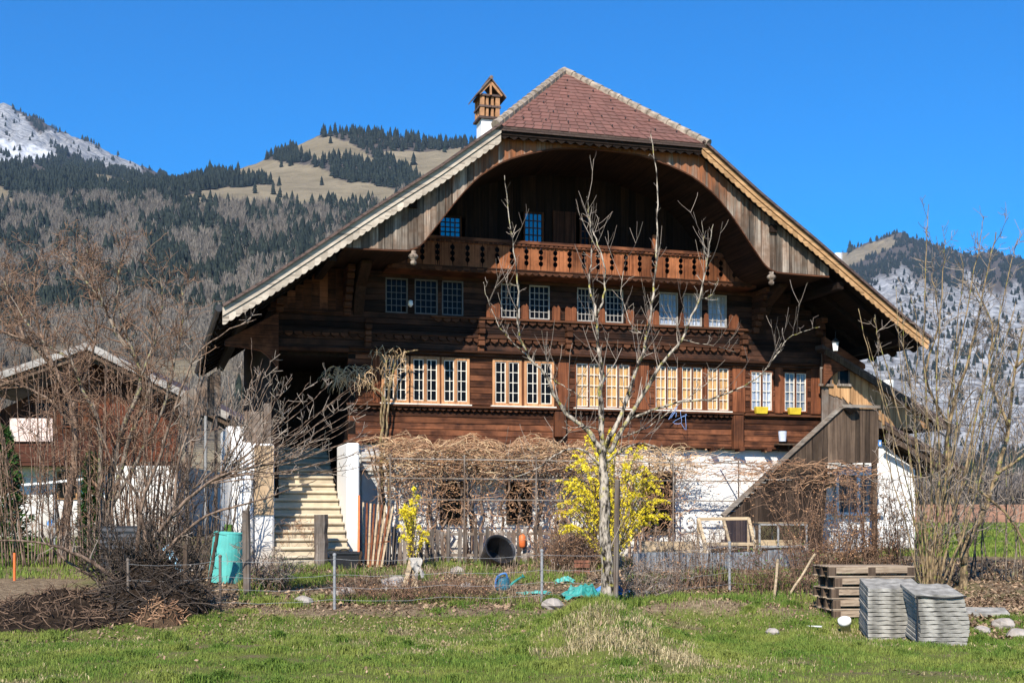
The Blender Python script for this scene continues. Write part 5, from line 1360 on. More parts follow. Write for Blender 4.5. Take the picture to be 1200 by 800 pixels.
m.tube(cat([q+Vector((-.02, 0, -.78)), q+Vector((-.02, 0, -.1)), q+Vector((0, .0, .0)), q+Vector((.4, -.012, -.03)), q+Vector((.74, -.02, -.0)), q+Vector((.82, .3, -.02))], 3), .014, 6)
tag(m.build('strap', M['strap']), 'black rubber strap tied round the right slab stack', 'strap')
b = GP(1160, 722); m = MB(tuple(b)); m.obox(b+Vector((0, .2, .06)), .38, .28, .045, Matrix.Rotation(R(-12), 3, 'Z') @ Matrix.Rotation(R(8), 3, 'X')); tag(m.build('fibre_slab', M['slab'], bevel=.006), 'single grey slab lying flat in rubble right of the stacks', 'slab')
# white pipe end and lath in the grass
b = GP(992, 742); m = MB(tuple(b)); Mx = Matrix.Rotation(R(-14), 3, 'Y') @ Matrix.Rotation(R(28), 3, 'X')
m.lathe(b+Vector((0, .1, .13)), [(.085, -.16), (.085, .05), (.115, .05), (.115, .13), (.09, .13), (.088, .04), (.0, .04)], 20, Mx, capt=False); tag(m.build('pipe_end', plain('grubby_white_plastic', (.60, .59, .56), .5, .4, .2, 12), None, True), 'white plastic pipe end lying in the grass before the pallets', 'pipe')
b = GP(953, 737); m = MB(tuple(b)); m.bar(b+Vector((-.1, .15, .05)), b+Vector((.12, -.1, .06)), .03, .02); tag(m.build('lath', M['white_paint']), 'short white lath lying in the grass left of the pipe end', 'lath')
# ------------------------------------------------------------------ barrel, tubs, garden clutter
b = GP(264, 682); th = thing('plastic_barrel', b, 'turquoise plastic compost barrel leaning slightly in the left of the garden', 'barrel'); o = tuple(b); Mx = Matrix.Rotation(R(4), 3, 'Y')
Yb = b.y; h = 58/1500*Yb; m = MB(o); m.lathe(b, [(.385, 0), (.385, .03), (.33, h-.02), (.31, h), (.0, h-.01)], 28, Mx, capt=False); m.build('body', M['teal_plastic'], th, smooth=False)
m = MB(o); m.bar(b+Vector((-.27, -.285, .08)), b+Vector((-.17, -.275, h*.82)), .02, .035); m.build('slot', M['black_plastic'], th)
m = MB(o); m.lathe(b+Mx @ Vector((0, 0, h-.02)), [(.335, 0), (.335, .03), (.30, .045)], 28, Mx); m.build('lid', M['teal_plastic'], th)
b = GP(404, 667); th = thing('plastic_tub', b, 'black rectangular plastic tub with handles below the stone steps', 'tub'); o = tuple(b); m = MB(o); s = 1500/b.y
hw_, hh = 18/s, 21/s
for t_, w2 in ((0, .82),):
    ring = [[(-1, -1), (1, -1), (1, 1), (-1, 1)]]
lo = [b+Vector((x*hw_*.85, y*.24+.2, 0)) for x, y in ring[0][:]]; hi = [b+Vector((x*hw_, y*.28+.2, hh)) for x, y in ring[0]]; inn = [b+Vector((x*hw_*.93, y*.24+.2, hh)) for x, y in ring[0]]; inb = [b+Vector((x*hw_*.8, y*.2+.2, .04)) for x, y in ring[0]]
m.add(lo+hi+inn+inb, [(3, 2, 1, 0)]+[(i, (i+1) % 4, 4+(i+1) % 4, 4+i) for i in range(4)]+[(4+i, 4+(i+1) % 4, 8+(i+1) % 4, 8+i) for i in range(4)]+[(8+i, 8+(i+1) % 4, 12+(i+1) % 4, 12+i) for i in range(4)]+[(12, 13, 14, 15)])
m.build('body', M['black_plastic'], th, bevel=.012)
m = MB(o); m.box(b.x-hw_*1.06, b.x+hw_*1.06, b.y-.11, b.y-.085, b.z+hh-.06, b.z+hh-.01); m.build('rim', M['black_plastic'], th, bevel=.006)
m = MB(o); q = b+Vector((0, -.12, hh)); m.tube(cat([q+Vector((-.12, 0, 0)), q+Vector((-.06, 0, .06)), q+Vector((.06, 0, .06)), q+Vector((.12, 0, 0))], 3), .014, 6); m.build('handle', M['black_plastic'], th)
b = GP(580, 664); th = thing('plastic_tub', b, 'big round black plastic tub tipped on its side before the picket fence', 'tub'); o = tuple(b)
Mx = Matrix.Rotation(R(38), 3, 'Y') @ Matrix.Rotation(R(50), 3, 'X'); m = MB(o); m.lathe(b+Vector((.02, .2, .30)), [(.28, -.34), (.29, -.3), (.37, .25), (.40, .25), (.40, .29), (.37, .29), (.34, .26), (.27, -.3), (0, -.3)], 30, Mx, capt=False); m.build('body', M['black_plastic'], th, smooth=False, bevel=.004)
m = MB(o); q = b+Vector((.02, .2, .30)); m.tube([q+Mx @ Vector((math.cos(a)*.405, math.sin(a)*.405, .27)) for a in np.linspace(0, 1.4, 8)], .014, 6); m.build('handle', M['zinc'], th)
# watering can
b = GP(589, 692); th = thing('watering_can', b, 'dark teal plastic watering can lying in the garden bed', 'watering can'); o = tuple(b)
m = MB(o); m.lathe(b+Vector((0, 0, .02)), [(.15, 0), (.17, .05), (.16, .22), (.11, .28), (0, .285)], 18, capt=False); m.build('body', plain('dark_teal_plastic', (.03, .12, .17), .4), th, smooth=False, bevel=.004)
m = MB(o); m.tube(cat([b+Vector((.14, -.05, .1)), b+Vector((.28, -.08, .22)), b+Vector((.40, -.1, .30))], 3), [.035, .03, .028, .026, .024, .022, .02], 8); m.lathe(b+Vector((.41, -.1, .30)), [(.02, 0), (.06, .05)], 12, Matrix.Rotation(R(55), 3, 'Y')); m.build('spout', M['green_plastic'], th)
m = MB(o); m.tube(cat([b+Vector((-.15, -.1, .08)), b+Vector((-.12, -.18, .30)), b+Vector((.05, -.16, .38)), b+Vector((.1, -.1, .28))], 4), .022, 8); m.build('handle', M['blue_plastic'], th)
# crumpled plastic sheets
def crumple(px, py, rx, ry, h, mat, label, name='plastic_sheet', cat_='sheet'):
    b = GP(px, py); m = MB(tuple(b)); n = 12; vs = []; fs = []
    for j in range(n):
        for i in range(n):
            u = i/(n-1)*2-1; v_ = j/(n-1)*2-1; e = max(0, 1-(u*u+v_*v_)*.6)
            x, y = b.x+u*rx*(1+.15*math.sin(v_*4)), b.y+.15+v_*ry; g_ = Hs(x, y)
            vs.append((x, y, g_+.01+h*e*(.55+.9*abs(nz(u*3+px, v_*3, 1.2)))))
    for j in range(n-1):
        for i in range(n-1): a = j*n+i; fs.append((a, a+1, a+n+1, a+n))
    m.add(vs, fs); return tag(m.build(name, M[mat]), label, cat_)
crumple(684, 704, .42, .25, .34, 'green_plastic', 'crumpled turquoise green plastic sheet left of the fruit tree trunk')
crumple(716, 700, .40, .2, .26, 'blue_plastic', 'blue crumpled plastic sheet behind the fruit tree trunk')
crumple(662, 684, .22, .15, .15, 'teal_plastic', 'small pale turquoise plastic scrap near the middle fence post')
crumple(626, 697, .34, .12, .07, 'teal_plastic', 'flat blue green plastic strip lying at the foot of the fence')
crumple(323, 632, .2, .12, .08, 'teal_plastic', 'light turquoise tarp corner at the foot of the left white wall')
b = GP(682, 672); th = thing('wooden_crate', b, 'small dark brown slatted crate standing behind the turquoise plastic', 'crate'); o = tuple(b); m = MB(o); s = b.y/1500
for z0 in (0, 7.2): m.box(b.x-9*s, b.x+9*s, b.y, b.y+.02, b.z+(z0)*s, b.z+(z0+4.5)*s); m.box(b.x-9*s, b.x+9*s, b.y+.3, b.y+.32, b.z+z0*s, b.z+(z0+4.5)*s)
m.box(b.x-9*s, b.x+9*s, b.y, b.y+.02, b.z+13*s, b.z+16*s); m.build('slats', M['rust'], th)
m = MB(o)
for x in (-9, 8): 
    for y in (0.02, .28): m.box(b.x+x*s, b.x+(x+1.4)*s, b.y+y, b.y+y+.02, b.z, b.z+16*s)
m.box(b.x-9*s, b.x+9*s, b.y+.02, b.y+.3, b.z+.005, b.z+.02); m.build('corner_posts', M['brown_wood'], th)
b = GP(651, 664); m = MB(tuple(b)); m.lathe(b, [(.06, 0), (.11, .04), (.12, .16), (.09, .2), (.07, .12), (0, .1)], 14, capt=False); tag(m.build('flower_pot', M['white_paint'], None, True), 'small white pot beside the brown slatted crate', 'pot')
# propped boards with paper
b = GP(482, 695); o = tuple(b); th = thing('board_tripod', b, 'pale split boards propped together with a white sack draped over them', 'boards')
s = b.y/1500
for (x0, x1, y0) in ((-7, -2, 0), (4, 9, .05), (-2, 8, .25)): m = MB(o); m.bar(b+Vector((x0*s*1.5, y0, -.03)), b+Vector((x1*s*.3, .15, 40*s)), .10, .03, up=(0, 1, 0)); m.build('board', M['pale_wood'], th)
m = MB(o); vs = []; fs = []
for j in range(9):
    for i in range(6):
        u = i/5-.5; t_ = j/8; vs.append(b+Vector((u*.26*(1-.35*t_)+.12*t_+.06+.03*math.sin(j*1.3), -.06-.05*math.sin(i*2.2+j)+.12*(1-t_), (42-(20+6*math.sin(i*1.7))*t_)*s)))
for j in range(8):
    for i in range(5): a = j*6+i; fs.append((a, a+6, a+7, a+1))
m.add(vs, fs); m.build('sack', plain('dirty_sack', (.36, .335, .30), .9, .1, .3, 12), th, smooth=True)
# rocks
rocks = [(463, 690, .33, 'large pale rock left of the propped boards'), (402, 700, .26, 'grey rock at the foot of the left wire fence post'), (355, 708, .2, 'flat brownish stone by the fence left of the post'), (536, 672, .2, 'rounded grey stone right of the propped boards'), (545, 690, .17, 'long grey stone beside the watering can'), (647, 712, .22, 'flat sunlit stone in front of the turquoise sheet'), (752, 700, .2, 'grey stone right of the fruit tree trunk'), (776, 690, .2, 'pale upright stone among the leaves right of the forsythia'), (905, 742, .12, 'small round stone lying in the lawn left of the pipe end'), (1175, 735, .22, 'broken stone in the rubble at the right edge'), (1150, 742, .15, 'small broken stone beside the right slab stack'), (1192, 748, .2, 'dark edged stone in the corner rubble'), (230, 668, .2, 'pale stone behind the brush pile'), (78, 648, .28, 'big pale stone on the grass before the chalet'), (113, 652, .3, 'white rounded stone under the bare tree')]
for i, (x, y, r, lab) in enumerate(rocks):
    b = GP(x, y); m = MB(tuple(b)); m.rock(b+Vector((0, 0, r*.25)), r, .6, i+1); tag(m.build('rock', M['stone']), lab, 'stone', 'stones in the garden')
# tools against the wall
b = GP(420, 664); m = MB(tuple(b)); m.bar(b, b+Vector((-.02, .25, 84/1500*b.y)), .05, .045); m.bar(b+Vector((-.05, 0, .02)), b+Vector((.25, 0, .02)), .05, .04); tag(m.build('stake', M['orange_paint']), 'upright red orange painted stake against the white pier', 'stake')
b = GP(440, 664); th = thing('folding_lattice', b, 'fan of red brown slats leaning on the wall right of the orange stake', 'lattice'); o = tuple(b); s = b.y/1500
for i in range(9): m = MB(o); m.bar(b+Vector((-14+i*2.6, 0, 0))*s+Vector((0, 0, 0)), b+Vector(((-16+i*4.4)*s, .3, (76-i*.6)*s)), .045, .02, up=(0, 1, 0)); m.build('slat', M['winred'] if i % 2 else M['pale_wood'], th)
m = MB(o); m.bar(b+Vector((-16*s, .12, 26*s)), b+Vector((16*s, .12, 30*s)), .02, .03); m.build('cross_slat', M['winred'], th)
# glazed cold frame on legs
b = GP(852, 666); th = thing('window_frame', b, 'pale wooden double window frame leaning on legs before the boarded stair', 'window frame'); o = tuple(b); Yc = b.y
def pt(x, y, dy=0): return P(x, y, Yc+dy)
m = MB(o); C4 = [pt(826, 637), pt(884, 637, 0), pt(877, 607, .5), pt(818, 608, .5)]
for a, c in zip(C4, C4[1:]+C4[:1]): m.bar(a, c, .075, .075)
m.bar((C4[0]+C4[1])/2, (C4[2]+C4[3])/2, .06, .06); m.build('frame', M['pale_wood'], th)
m = MB(o); m.add(C4, [(0, 1, 2, 3)]); m.build('pane', M['pane_clear'], th)
m = MB(o)
for a in (C4[0], C4[1]): m.bar(a, Vector((a.x, a.y, b.z)), .07, .05)
for a in (C4[2], C4[3]): m.bar(a, Vector((a.x, a.y, b.z)), .06, .05)
m.build('legs', M['pale_wood'], th)
b = GP(916, 664); th = thing('glass_hutch', b, 'grey metal framed glass box with straw inside left of the rose hedge', 'hutch'); o = tuple(b)
a0_, a1_ = P(890, 640, b.y), P(945, 614, b.y); d_ = .7; m = MB(o); x0, x1, z0, z1, y0, y1 = a0_.x, a1_.x, a0_.z, a1_.z, b.y, b.y+d_
for x in (x0, (x0+x1)*.5-.12, x1):
    for y in (y0, y1): m.bar((x, y, z0), (x, y, z1), .045, .045)
for y in (y0, y1):
    for z in (z0, z1): m.bar((x0, y, z), (x1, y, z), .045, .05)
for x in (x0, x1):
    for z in (z0, z1): m.bar((x, y0, z), (x, y1, z), .045, .05)
m.build('frame', M['zinc'], th)
m = MB(o); m.add([(x0, y0, z0), (x1, y0, z0), (x1, y0, z1), (x0, y0, z1)], [(0, 1, 2, 3)]); m.build('pane', M['pane_clear'], th)
m = MB(o); m.box(x0, x1, y0, y1, z0-.03, z0-.005); m.box(x0-.04, x1+.04, y0-.04, y1+.04, z1+.03, z1+.05); m.box(x0+.02, x1-.02, y0+.05, y1-.02, z0+.0, z0+.16); m.build('boards', M['pale_wood'], th)
m = MB(o)
for x in (x0, x1):
    for y in (y0, y1): m.box(x-.04, x+.04, y-.04, y+.04, Hs(x, y)-.05, z0-.03)
m.build('legs', M['zinc'], th)
# grey corrugated bed edging
b = GP(770, 666); m = MB(tuple(b)); a_l, b_l = [], []
for i in range(120):
    t_ = i/119; x = XY(742, 30.2)+(XY(948, 30.8)-XY(742, 30.2))*t_; y = 30.2+.6*t_+.03*math.sin(i*1.6); g_ = Hs(x, y); a_l.append((x, y, g_-.05)); b_l.append((x, y, g_+.44+.02*math.sin(t_*9)))
m.sheet(a_l, b_l, (0, .02, 0)); tag(m.build('corrugated_edging', plain('grey_sheet_metal', (.20, .215, .235), .5, .4, .25, 2), None), 'low grey corrugated sheet edging round the garden bed right of the tree', 'edging')
b = GP(800, 668); m = MB(tuple(b)); a = P(715, 628, 32); c = P(800, 655, 32); m.box(XY(752, 31.6), XY(815, 31.6), 31.6, 31.65, Hs(XY(780, 31.6), 31.6), P(0, 634, 31.6).z); tag(m.build('board_wall', M['pale_wood']), 'pale plank panel standing behind the corrugated edging', 'panel')
p = P(809, 613, 32.2); m = MB(tuple(p)); m.tube([p+Vector((.15*math.cos(a), 0, .19*math.sin(a))) for a in np.linspace(0, 6.283, 22)], .05, 8, cap=False); tag(m.build('hose_reel', M['white_paint'], None, True), 'white rolled hose ring hanging left of the window frame', 'hose')
# things on the house wall
def wall_pt(px, py, w): u, z = fp(px, py, w); return L2W(u, w, z)
for px, lab in ((892, 'yellow plastic flower box on the ledge under the left curtained window'), (931, 'yellow plastic flower box on the ledge under the rightmost window')):
    p = wall_pt(px, 485, -.10); p.z = 5.085; th = thing('flower_box', p, lab, 'flower box', 'yellow flower boxes', TH); w2 = .20
    m = MB(); lo = [(-w2*.85, -.06, 0), (w2*.85, -.06, 0), (w2*.85, .06, 0), (-w2*.85, .06, 0)]; hi = [(-w2, -.085, .2), (w2, -.085, .2), (w2, .085, .2), (-w2, .085, .2)]; i2 = [(x*.92, y*.8, .2) for x, y, _ in hi]; i3 = [(x*.9, y*.8, .15) for x, y, _ in hi]
    m.add(lo+hi+i2+i3, [(3, 2, 1, 0)]+[(i, (i+1) % 4, 4+(i+1) % 4, 4+i) for i in range(4)]+[(4+i, 4+(i+1) % 4, 8+(i+1) % 4, 8+i) for i in range(4)]+[(8+i, 8+(i+1) % 4, 12+(i+1) % 4, 12+i) for i in range(4)]); m.build('box', M['yellow_plastic'], th, bevel=.008)
    m = MB(); m.add(i3, [(0, 1, 2, 3)]); m.build('soil', M['bark_dark'], th)
p = wall_pt(917, 517, -.22); th = thing('metal_bucket', p, 'small pale zinc bucket on a bracket shelf on the timber wall', 'bucket', None, TH)
m = MB(); m.lathe((0, 0, 0), [(.10, 0), (.125, .29), (.135, .30), (.12, .29), (.095, .02), (0, .02)], 18, capt=False); m.build('body', plain('pale_zinc', (.55, .60, .70), .5), th, smooth=False)
p = wall_pt(919, 520, -.1); m = MB(tuple(p)); m.obox(p+Vector((0.02, -.08, -.02)), .30, .14, .018, Matrix.Rotation(TH, 3, 'Z')); m.bar(p+Vector((-.15, 0, -.03)), p+Vector((-.15, .08, -.2)), .03, .03); m.bar(p+Vector((.15, .04, -.03)), p+Vector((.15, .12, -.2)), .03, .03); tag(m.build('wall_shelf', M['brown_wood']), 'little dark bracket shelf carrying the zinc bucket', 'shelf')
def lantern(px, py, w, label, wht=True):
    p = wall_pt(px, py, w); th = thing('hanging_lantern', p, label, 'lantern', None, TH)
    m = MB(); m.lathe((0, 0, 0), [(.07, 0), (.10, .24)], 6); m.build('glass_body', M['white_paint'], th)
    m = MB(); m.lathe((0, 0, .24), [(.13, 0), (.06, .09), (.02, .12)], 6); m.tube([(0, 0, .36), (0, 0, .55)], .008, 5); m.build('cap', M['black_gutter'], th)
lantern(979, 411, -1.2, 'white glass lantern hanging under the dark eave at the right')
p = wall_pt(1041, 456, 2.5); th = thing('hanging_bucket', p, 'white plastic bucket hanging by a wire in front of the barn roof', 'bucket', None, TH)
m = MB(); m.lathe((0, 0, 0), [(.15, 0), (.19, .30), (.20, .30), (.17, .28), (.14, .02), (0, .02)], 18, capt=False); m.build('body', M['white_paint'], th)
m = MB(); m.tube(cat([Vector((-.19, 0, .29)), Vector((-.1, 0, .5)), Vector((0, 0, .56)), Vector((.1, 0, .5)), Vector((.19, 0, .29))], 3), .008, 5); m.tube([(0, 0, .56), (0, 0, 1.6)], .005, 4); m.build('handle', M['zinc'], th)
p = wall_pt(1031, 519, -1.56); m = MB(tuple(p)); m.obox(p, .05, .01, .085, Matrix.Rotation(TH, 3, 'Z')); tg = m.build('number_plate', M['blue_plastic']); tag(tg, 'small blue and white plate on the corner of the boarded stair', 'plate')
m = MB(); m.obox((0, -.0125, .0), .02, .002, .045); m.build('white_mark', M['white_paint'], tg)
tg.rotation_euler = (0, 0, 0)
p = wall_pt(793, 492, -.25); m = MB(tuple(p))
for i in range(3): a = p+Vector((vr.uniform(-.2, .3), 0, vr.uniform(-.1, .3))); m.tube(cat([a+Vector((vr.uniform(-.2, .2), vr.uniform(-.05, .02), vr.uniform(-.25, .25))) for _ in range(5)], 3), .006, 4)
tag(m.build('blue_twine', plain('blue_twine', (.25, .40, .75), .7)), 'tangle of light blue twine caught on a branch under the windows', 'twine')
p = wall_pt(481, 357, -.5); m = MB(tuple(p)); m.lathe(p, [(.02, -.06), (.07, 0), (.06, .1), (.02, .12)], 10); tag(m.build('light_bulb', M['white_paint'], None, True), 'small white globe fixed on the shaded wall below the upper windows', 'lamp')
for px in (1000, 1010): pass
p = wall_pt(994, 479, -1.6); m = MB(tuple(p)); m.lathe(p+Vector((0.1, 0, -.0)), [(.05, -.14), (.2, .0), (.22, .02), (.0, .05)], 14, capt=False); tag(m.build('feed_bowl', M['black_plastic'], None, True), 'black bowl hanging at the top of the boarded stair', 'bowl')
# left garden: marker, sign, rail
b = GP(17, 680); m = MB(tuple(b)); m.tube([b, b+Vector((0, 0, .62))], [.03, .03], 7); tag(m.build('marker_stake', M['orange_paint']), 'short orange marker stake in the grass at the left edge', 'stake')
b = GP(60, 640); m = MB(tuple(b)); s = b.y/1500; m.tube([b, b+Vector((0, 0, 34*s))], .02, 6); tgs = m.build('sign_post', M['zinc']); tag(tgs, 'small blue round sign on a thin post before the chalet', 'sign')
m = MB(); m.lathe((0, -.03, 27*s), [(.12, 0), (.12, .012)], 18, Matrix.Rotation(R(90), 3, 'X')); m.build('disc', M['blue_plastic'], tgs)
b = GP(63, 642); th = thing('clothes_rail', b, 'white horizontal rail on thin posts in front of the chalet', 'rail'); o = tuple(b); m = MB(o); m.bar(P(26, 568, b.y), P(102, 561, b.y), .09, .07); m.build('rail', M['white_paint'], th)
for x in (64, 100): m = MB(o); a = P(x, 563, b.y); m.tube([a, Vector((a.x, a.y, Hs(a.x, a.y)))], .03, 6); m.build('post', M['zinc'], th)
b = GP(68, 650); m = MB(tuple(b)); m.tube([b, b+Vector((0, 0, .95))], .03, 6); tag(m.build('bamboo_stake', M['hazel' if 'hazel' in M else 'bark_hazel']), 'yellowish stake beside the blue sign', 'stake')
M['twig_brown'] = twigs('brown_twigs', (.035, .022, .015), (.22, .14, .09))
# ------------------------------------------------------------------ brush pile and heaps
def heap(name, px, py, w, d, h, label, cat_, mat, twmat, nt, seed, tl=(.4, 1.2), smat=None):
    b = GP(px, py); b.y += d*.5; b.z = Hs(b.x, b.y); o = tuple(b); th = thing(name, b, label, cat_); n = 22; vs = []; fs = []
    def hh(u, v_): return h*max(0, 1-u*u-v_*v_)**.7*(.7+.6*nz(u+seed, v_, 2.3)+.35*nz(u, v_+seed, 6.))
    for j in range(n):
        for i in range(n):
            u, v_ = i/(n-1)*2-1, j/(n-1)*2-1; x, y = b.x+u*w, b.y+v_*d; vs.append((x, y, Hs(x, y)-.05+max(0, hh(u, v_))))
    for j in range(n-1):
        for i in range(n-1): a = j*n+i; fs.append((a, a+1, a+n+1, a+n))
    m = MB(o); m.add(vs, fs); m.build('heap', mat, th, smooth=True)
    m = MB(o)
    for i in range(nt):
        a = vr.uniform(0, 6.28); r_ = math.sqrt(vr.random())*.95; u, v_ = r_*math.cos(a), r_*math.sin(a); x, y = b.x+u*w, b.y+v_*d; p = Vector((x, y, Hs(x, y)+max(0, hh(u, v_))*vr.uniform(.7, 1.1)))
        dd = Vector((vr.gauss(0, 1), vr.gauss(0, .6), vr.gauss(.15, .45))).normalized(); L = vr.uniform(*tl); q = [p-dd*L/2]
        for j in range(5): dd = (dd+Vector((vr.gauss(0, .2), vr.gauss(0, .2), vr.gauss(0, .2)))).normalized(); q.append(q[-1]+dd*L/5)
        r0 = vr.uniform(.005, .016); m.tube(q, [r0*(1-.12*j) for j in range(6)], 4, cap=False)
    m.build('branches', twmat, th); return th
dk = NT('brush_dark'); ff = dk.noise(dk.coord((1, 1, 1)), 7, 6, .7); cc_ = dk.ramp(ff, [(.35, (.010, .007, .005)), (.6, (.045, .03, .02)), (.75, (.11, .08, .055))]); dk.bump(ff, 1, .15); mdark = dk.done(cc_, .95, .1)  # brush_dark: colour darkened to stand in for shadow over the pile
dk = NT('brush_brown'); ff = dk.noise(dk.coord((1, 1, 1)), 11, 6, .7); cc_ = dk.ramp(ff, [(.3, (.03, .018, .012)), (.55, (.12, .075, .045)), (.75, (.26, .18, .11))]); dk.bump(ff, 1, .12); mbrn = dk.done(cc_, .95, .1)
heap('brush_pile', 176, 722, 1.0, .9, .95, 'tall dark pile of cut branches at the left of the lawn', 'brush pile', mdark, M['twig_dark'], 560, 3)  # dark twigs too, painting in the shadow on this pile
heap('brush_pile', 40, 734, 1.8, 1.1, .45, 'low wide heap of brown twigs and leaves at the left edge', 'brush pile', mdark, M['twig_brown'], 650, 8, (.15, .5))
heap('soil_heap', 185, 732, .5, .35, .42, 'small pale brown heap of dead stalks before the dark pile', 'heap', mbrn, M['vine'], 160, 15, (.15, .4))
b = GP(142, 676); th = thing('plastic_box', b, 'dark slatted box standing on the brush pile', 'box'); o = tuple(b); a = P(118, 652, b.y-.8); c = P(166, 616, b.y-.8); m = MB(o); m.box(a.x, c.x, a.y, a.y+.7, a.z-.3, c.z); m.build('body', M['black_plastic'], th, bevel=.02)
m = MB(o)
for i in range(4): z = c.z-.05-i*.13; m.box(a.x-.01, c.x+.01, a.y-.02, a.y-.002, z-.07, z)
m.build('slats', plain('dark_grey_plastic', (.06, .06, .065), .6), th)
b = GP(207, 690); m = MB(tuple(b)); m.bar(P(194, 640, b.y-.4), P(216, 676, b.y-.5), .05, .16); tag(m.build('board', plain('light_blue_board', (.30, .52, .66), .6)), 'thin light blue board leaning on the brush pile', 'board')
# ------------------------------------------------------------------ grass, leaf litter, dry stalks: uncountable cover
def blades(name, n, sampler, hmin, hmax, wid, mat, label, seed, lean=.5):
    rs = np.random.RandomState(seed); X, Y, hs_ = sampler(rs, n); Z = H(X, Y); n = len(X)
    h = rs.uniform(hmin, hmax, n)*hs_; a = rs.uniform(0, 6.283, n); ln = rs.rand(n)**1.2*lean*h; w = wid*rs.uniform(.6, 1.3, n)
    dx, dy = np.cos(a), np.sin(a); b = rs.uniform(0, 6.283, n); wx, wy = np.cos(b)*w, np.sin(b)*w
    V = np.zeros((n, 5, 3))
    V[:, 0] = np.stack([X-wx, Y-wy, Z-.02], -1); V[:, 1] = np.stack([X+wx, Y+wy, Z-.02], -1)
    mx, my, mz = X+dx*ln*.35, Y+dy*ln*.35, Z+h*.6
    V[:, 2] = np.stack([mx+wx*.7, my+wy*.7, mz], -1); V[:, 3] = np.stack([mx-wx*.7, my-wy*.7, mz], -1)
    V[:, 4] = np.stack([X+dx*ln, Y+dy*ln, Z+h*(1-.25*lean)], -1)
    i = np.arange(n)[:, None]*5; T = np.concatenate([i+np.array([[0, 1, 2]]), i+np.array([[0, 2, 3]]), i+np.array([[3, 2, 4]])], 0)
    return tag(np_mesh(name, V, T, mat), label, 'grass' if 'grass' in name else 'ground cover', kind='stuff')
def lawn_s(rs, n):
    Y = 14.2+rs.rand(n)**.85*11.5; px = rs.uniform(-60, 1260, n); X = (px-600)/1500*Y
    patch = fbm(X*.45, Y*.45, 4, 61); tuft = fbm(X*2.2, Y*2.2, 3, 62); m = lawn_mask(X, Y)
    dry = np.exp(-((px-640)/330)**2-((Y-22.3)/2.0)**2)
    keep = rs.rand(n) < np.clip(.62+2.0*patch+1.4*tuft-.45*dry, .06, 1)*np.clip(m*1.2, .0, 1)
    keep &= ~((np.exp(-((X-1.8)/.9)**2-((Y-18.9)/1.4)**2) > .45) & (rs.rand(n) < .55))
    hs_ = np.clip(.75+1.8*tuft+.9*patch, .35, 2.0); return X[keep], Y[keep], hs_[keep]
blades('lawn_grass', 330000, lawn_s, .035, .11, .0048, M['grass'], 'short uneven green lawn across the foreground', 1, .8)
def straw_s(rs, n):
    Y = 14.5+rs.rand(n)*11.2; px = rs.uniform(-60, 1260, n); X = (px-600)/1500*Y; patch = fbm(X*.5+7, Y*.5, 4, 71); keep = rs.rand(n) < np.clip(.22+2.4*patch+.5*np.exp(-((px-640)/330)**2-((Y-22.6)/1.7)**2), 0, 1)
    return X[keep], Y[keep], np.ones(keep.sum())
blades('dry_grass', 90000, straw_s, .03, .08, .005, M['straw'], 'dead straw coloured grass between the green lawn', 2, 1.2)
def mound_s(rs, n):
    a = rs.uniform(0, 6.283, n); r = np.sqrt(rs.rand(n))*1.0; X = 1.7+np.cos(a)*r*1.5; Y = 18.9+np.sin(a)*r*1.9; keep = rs.rand(n) < np.clip(.85-r+2.6*fbm(X*2.0, Y*1.4, 4, 31), 0, 1); return X[keep], Y[keep], np.ones(keep.sum())
blades('dry_tussock_grass', 22000, mound_s, .06, .18, .0055, M['straw'], 'straw coloured grass hanging over the mound under the fruit tree', 3, 1.3)
def tuft_s(rs, n):
    C = [(1.2, 21.2, .6, 1.2), (1.0, 20.8, .5, 1.1), (1.5, 21.0, .5, 1.2), (1.7, 21.3, .5, 1.2), (1.2, 21.6, .5, 1.2), (.8, 21.2, .5, 1.), (1.9, 21.5, .6, 1.2), (1.5, 22.0, .5, 1.1), (.75, 20.6, .4, 1), (1.1, 21.6, .5, 1.2), (-4.9, 25.2, .4, 1), (-4.2, 24.8, .35, .9), (3.2, 24.7, .8, 1.1), (4.4, 24.9, .6, 1), (2.4, 24.6, .4, 1), (.3, 24.7, .4, .7), (-1.0, 24.9, .5, .7), (-5.8, 21.5, .5, .9), (-2.5, 19.5, .6, .8), (.8, 25.3, .3, 1.1), (5.4, 24.8, .5, .9), (-3.3, 25.6, .3, .9), (-7.4, 24, .6, .9)]
    rs2 = np.random.RandomState(8)
    for _ in range(110): y = rs2.uniform(15.5, 24.5); C.append(((rs2.uniform(-20, 1220)-600)/1500*y, y, rs2.uniform(.12, .45), rs2.uniform(.4, .85)))
    i = rs.randint(0, len(C), n); C = np.array(C)[i]; a = rs.uniform(0, 6.283, n); r = np.abs(rs.normal(0, .5, n))*C[:, 2]; return C[:, 0]+np.cos(a)*r, C[:, 1]+np.sin(a)*r, C[:, 3]*np.exp(-(r/C[:, 2])**2*.6)
blades('tussock_grass', 70000, tuft_s, .10, .26, .006, M['grass'], 'taller green grass tufts on the bank and along the fence', 4, .9)
def bed_s(rs, n):
    Y = rs.uniform(25.2, 33.5, n); px = rs.uniform(280, 1010, n); X = (px-600)/1500*Y; p = fbm(X*.9, Y*.9, 4, 81); keep = rs.rand(n) < np.clip(p*3.2+.12, 0, 1); return X[keep], Y[keep], np.ones(keep.sum())
blades('weed_grass', 120000, bed_s, .06, .24, .007, M['grass'], 'green weeds sprouting through the brown garden bed', 5, .9)
M['twig_brown2'] = twigs('garden_stalks', (.07, .045, .03), (.42, .31, .21))
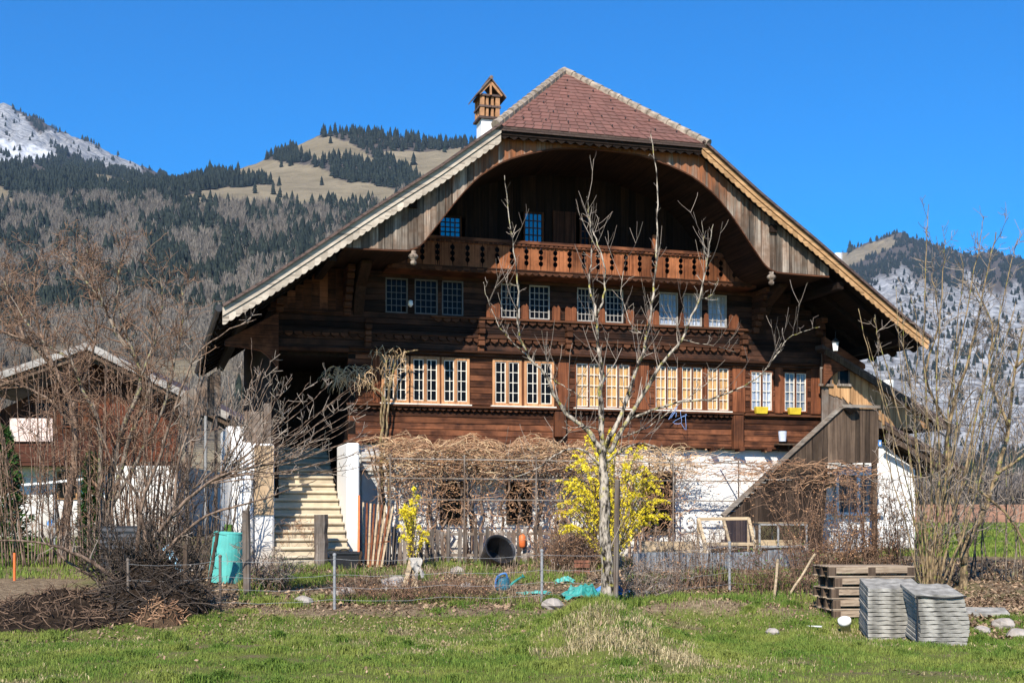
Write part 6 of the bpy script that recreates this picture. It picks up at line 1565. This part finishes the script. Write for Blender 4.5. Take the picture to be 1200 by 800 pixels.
def stalk_s(rs, n):
    Y = rs.uniform(25.0, 33.0, n); px = rs.uniform(250, 1060, n); X = (px-600)/1500*Y; p = fbm(X*.7+3, Y*.7, 4, 91); keep = rs.rand(n) < np.clip(p*3+.10, 0, 1); return X[keep], Y[keep], np.ones(keep.sum())
blades('dry_stalks', 20000, stalk_s, .12, .5, .0045, M['twig_brown2'], 'brown dead stalks standing over the garden bed', 6, 1.5)
def left_s(rs, n):
    Y = rs.uniform(29, 46, n); px = rs.uniform(-40, 200, n); X = (px-600)/1500*Y; m = lawn_mask(X, Y); keep = rs.rand(n) < m; return X[keep], Y[keep], np.ones(keep.sum())
blades('meadow_grass', 50000, left_s, .06, .2, .010, M['grass'], 'green grass on the plot before the small chalet', 7, .8)
def right_s(rs, n):
    Y = rs.uniform(36, 60, n); px = rs.uniform(1030, 1260, n); X = (px-600)/1500*Y; return X, Y, np.ones(n)
blades('field_grass', 30000, right_s, .06, .2, .016, M['grass'], 'green field beyond the hazel clump at the right', 8, .8)
def litter(name, n, f, s0, s1, label, seed, mat):
    rs = np.random.RandomState(seed); X, Y = f(rs, n); n = len(X); Z = H(X, Y)+rs.uniform(.005, .05, n); s_ = rs.uniform(s0, s1, n)
    a = rs.uniform(0, 6.283, n); t1 = rs.normal(0, .5, n); t2 = rs.normal(0, .6, n)
    D1 = np.stack([np.cos(a), np.sin(a), t1], -1)*s_[:, None]; D2 = np.stack([-np.sin(a), np.cos(a), t2], -1)*s_[:, None]*.6; Pn = np.stack([X, Y, Z], -1)
    V = np.stack([Pn-D1, Pn+D2-np.array([0, 0, .0]), Pn+D1, Pn-D2], 1); i = np.arange(n)[:, None]*4
    tag(np_mesh(name, V, i+np.array([[0, 1, 2, 3]]), mat), label, 'leaves', kind='stuff')
def lit1(rs, n):
    Y = rs.uniform(16, 25.5, n); px = rs.uniform(-20, 1230, n); X = (px-600)/1500*Y; k = np.exp(-((Y-23.5)/1.6)**2)*(.35+.65*np.exp(-((px-450)/260)**2)+.5*(px < 260))+.04; p = fbm(X*.8, Y*.8, 3, 44); keep = rs.rand(n) < np.clip(k*(1+3*p), 0, 1); return X[keep], Y[keep]
litter('leaf_litter', 26000, lit1, .013, .036, 'fallen brown leaves strewn over the lawn edge', 12, M['litter'])
def lit2(rs, n):
    Y = rs.uniform(24.5, 34, n); px = rs.uniform(200, 1230, n); return (px-600)/1500*Y, Y
litter('bed_litter', 26000, lit2, .018, .05, 'dead leaves and crumbs covering the garden bed', 13, M['litter'])
def lit3(rs, n):
    Y = rs.uniform(21.5, 26, n); px = rs.uniform(1060, 1260, n); X = (px-600)/1500*Y; return X, Y
litter('rubble_litter', 3500, lit3, .02, .06, 'brown leaves and chips round the hazel foot at the right', 14, M['litter'])
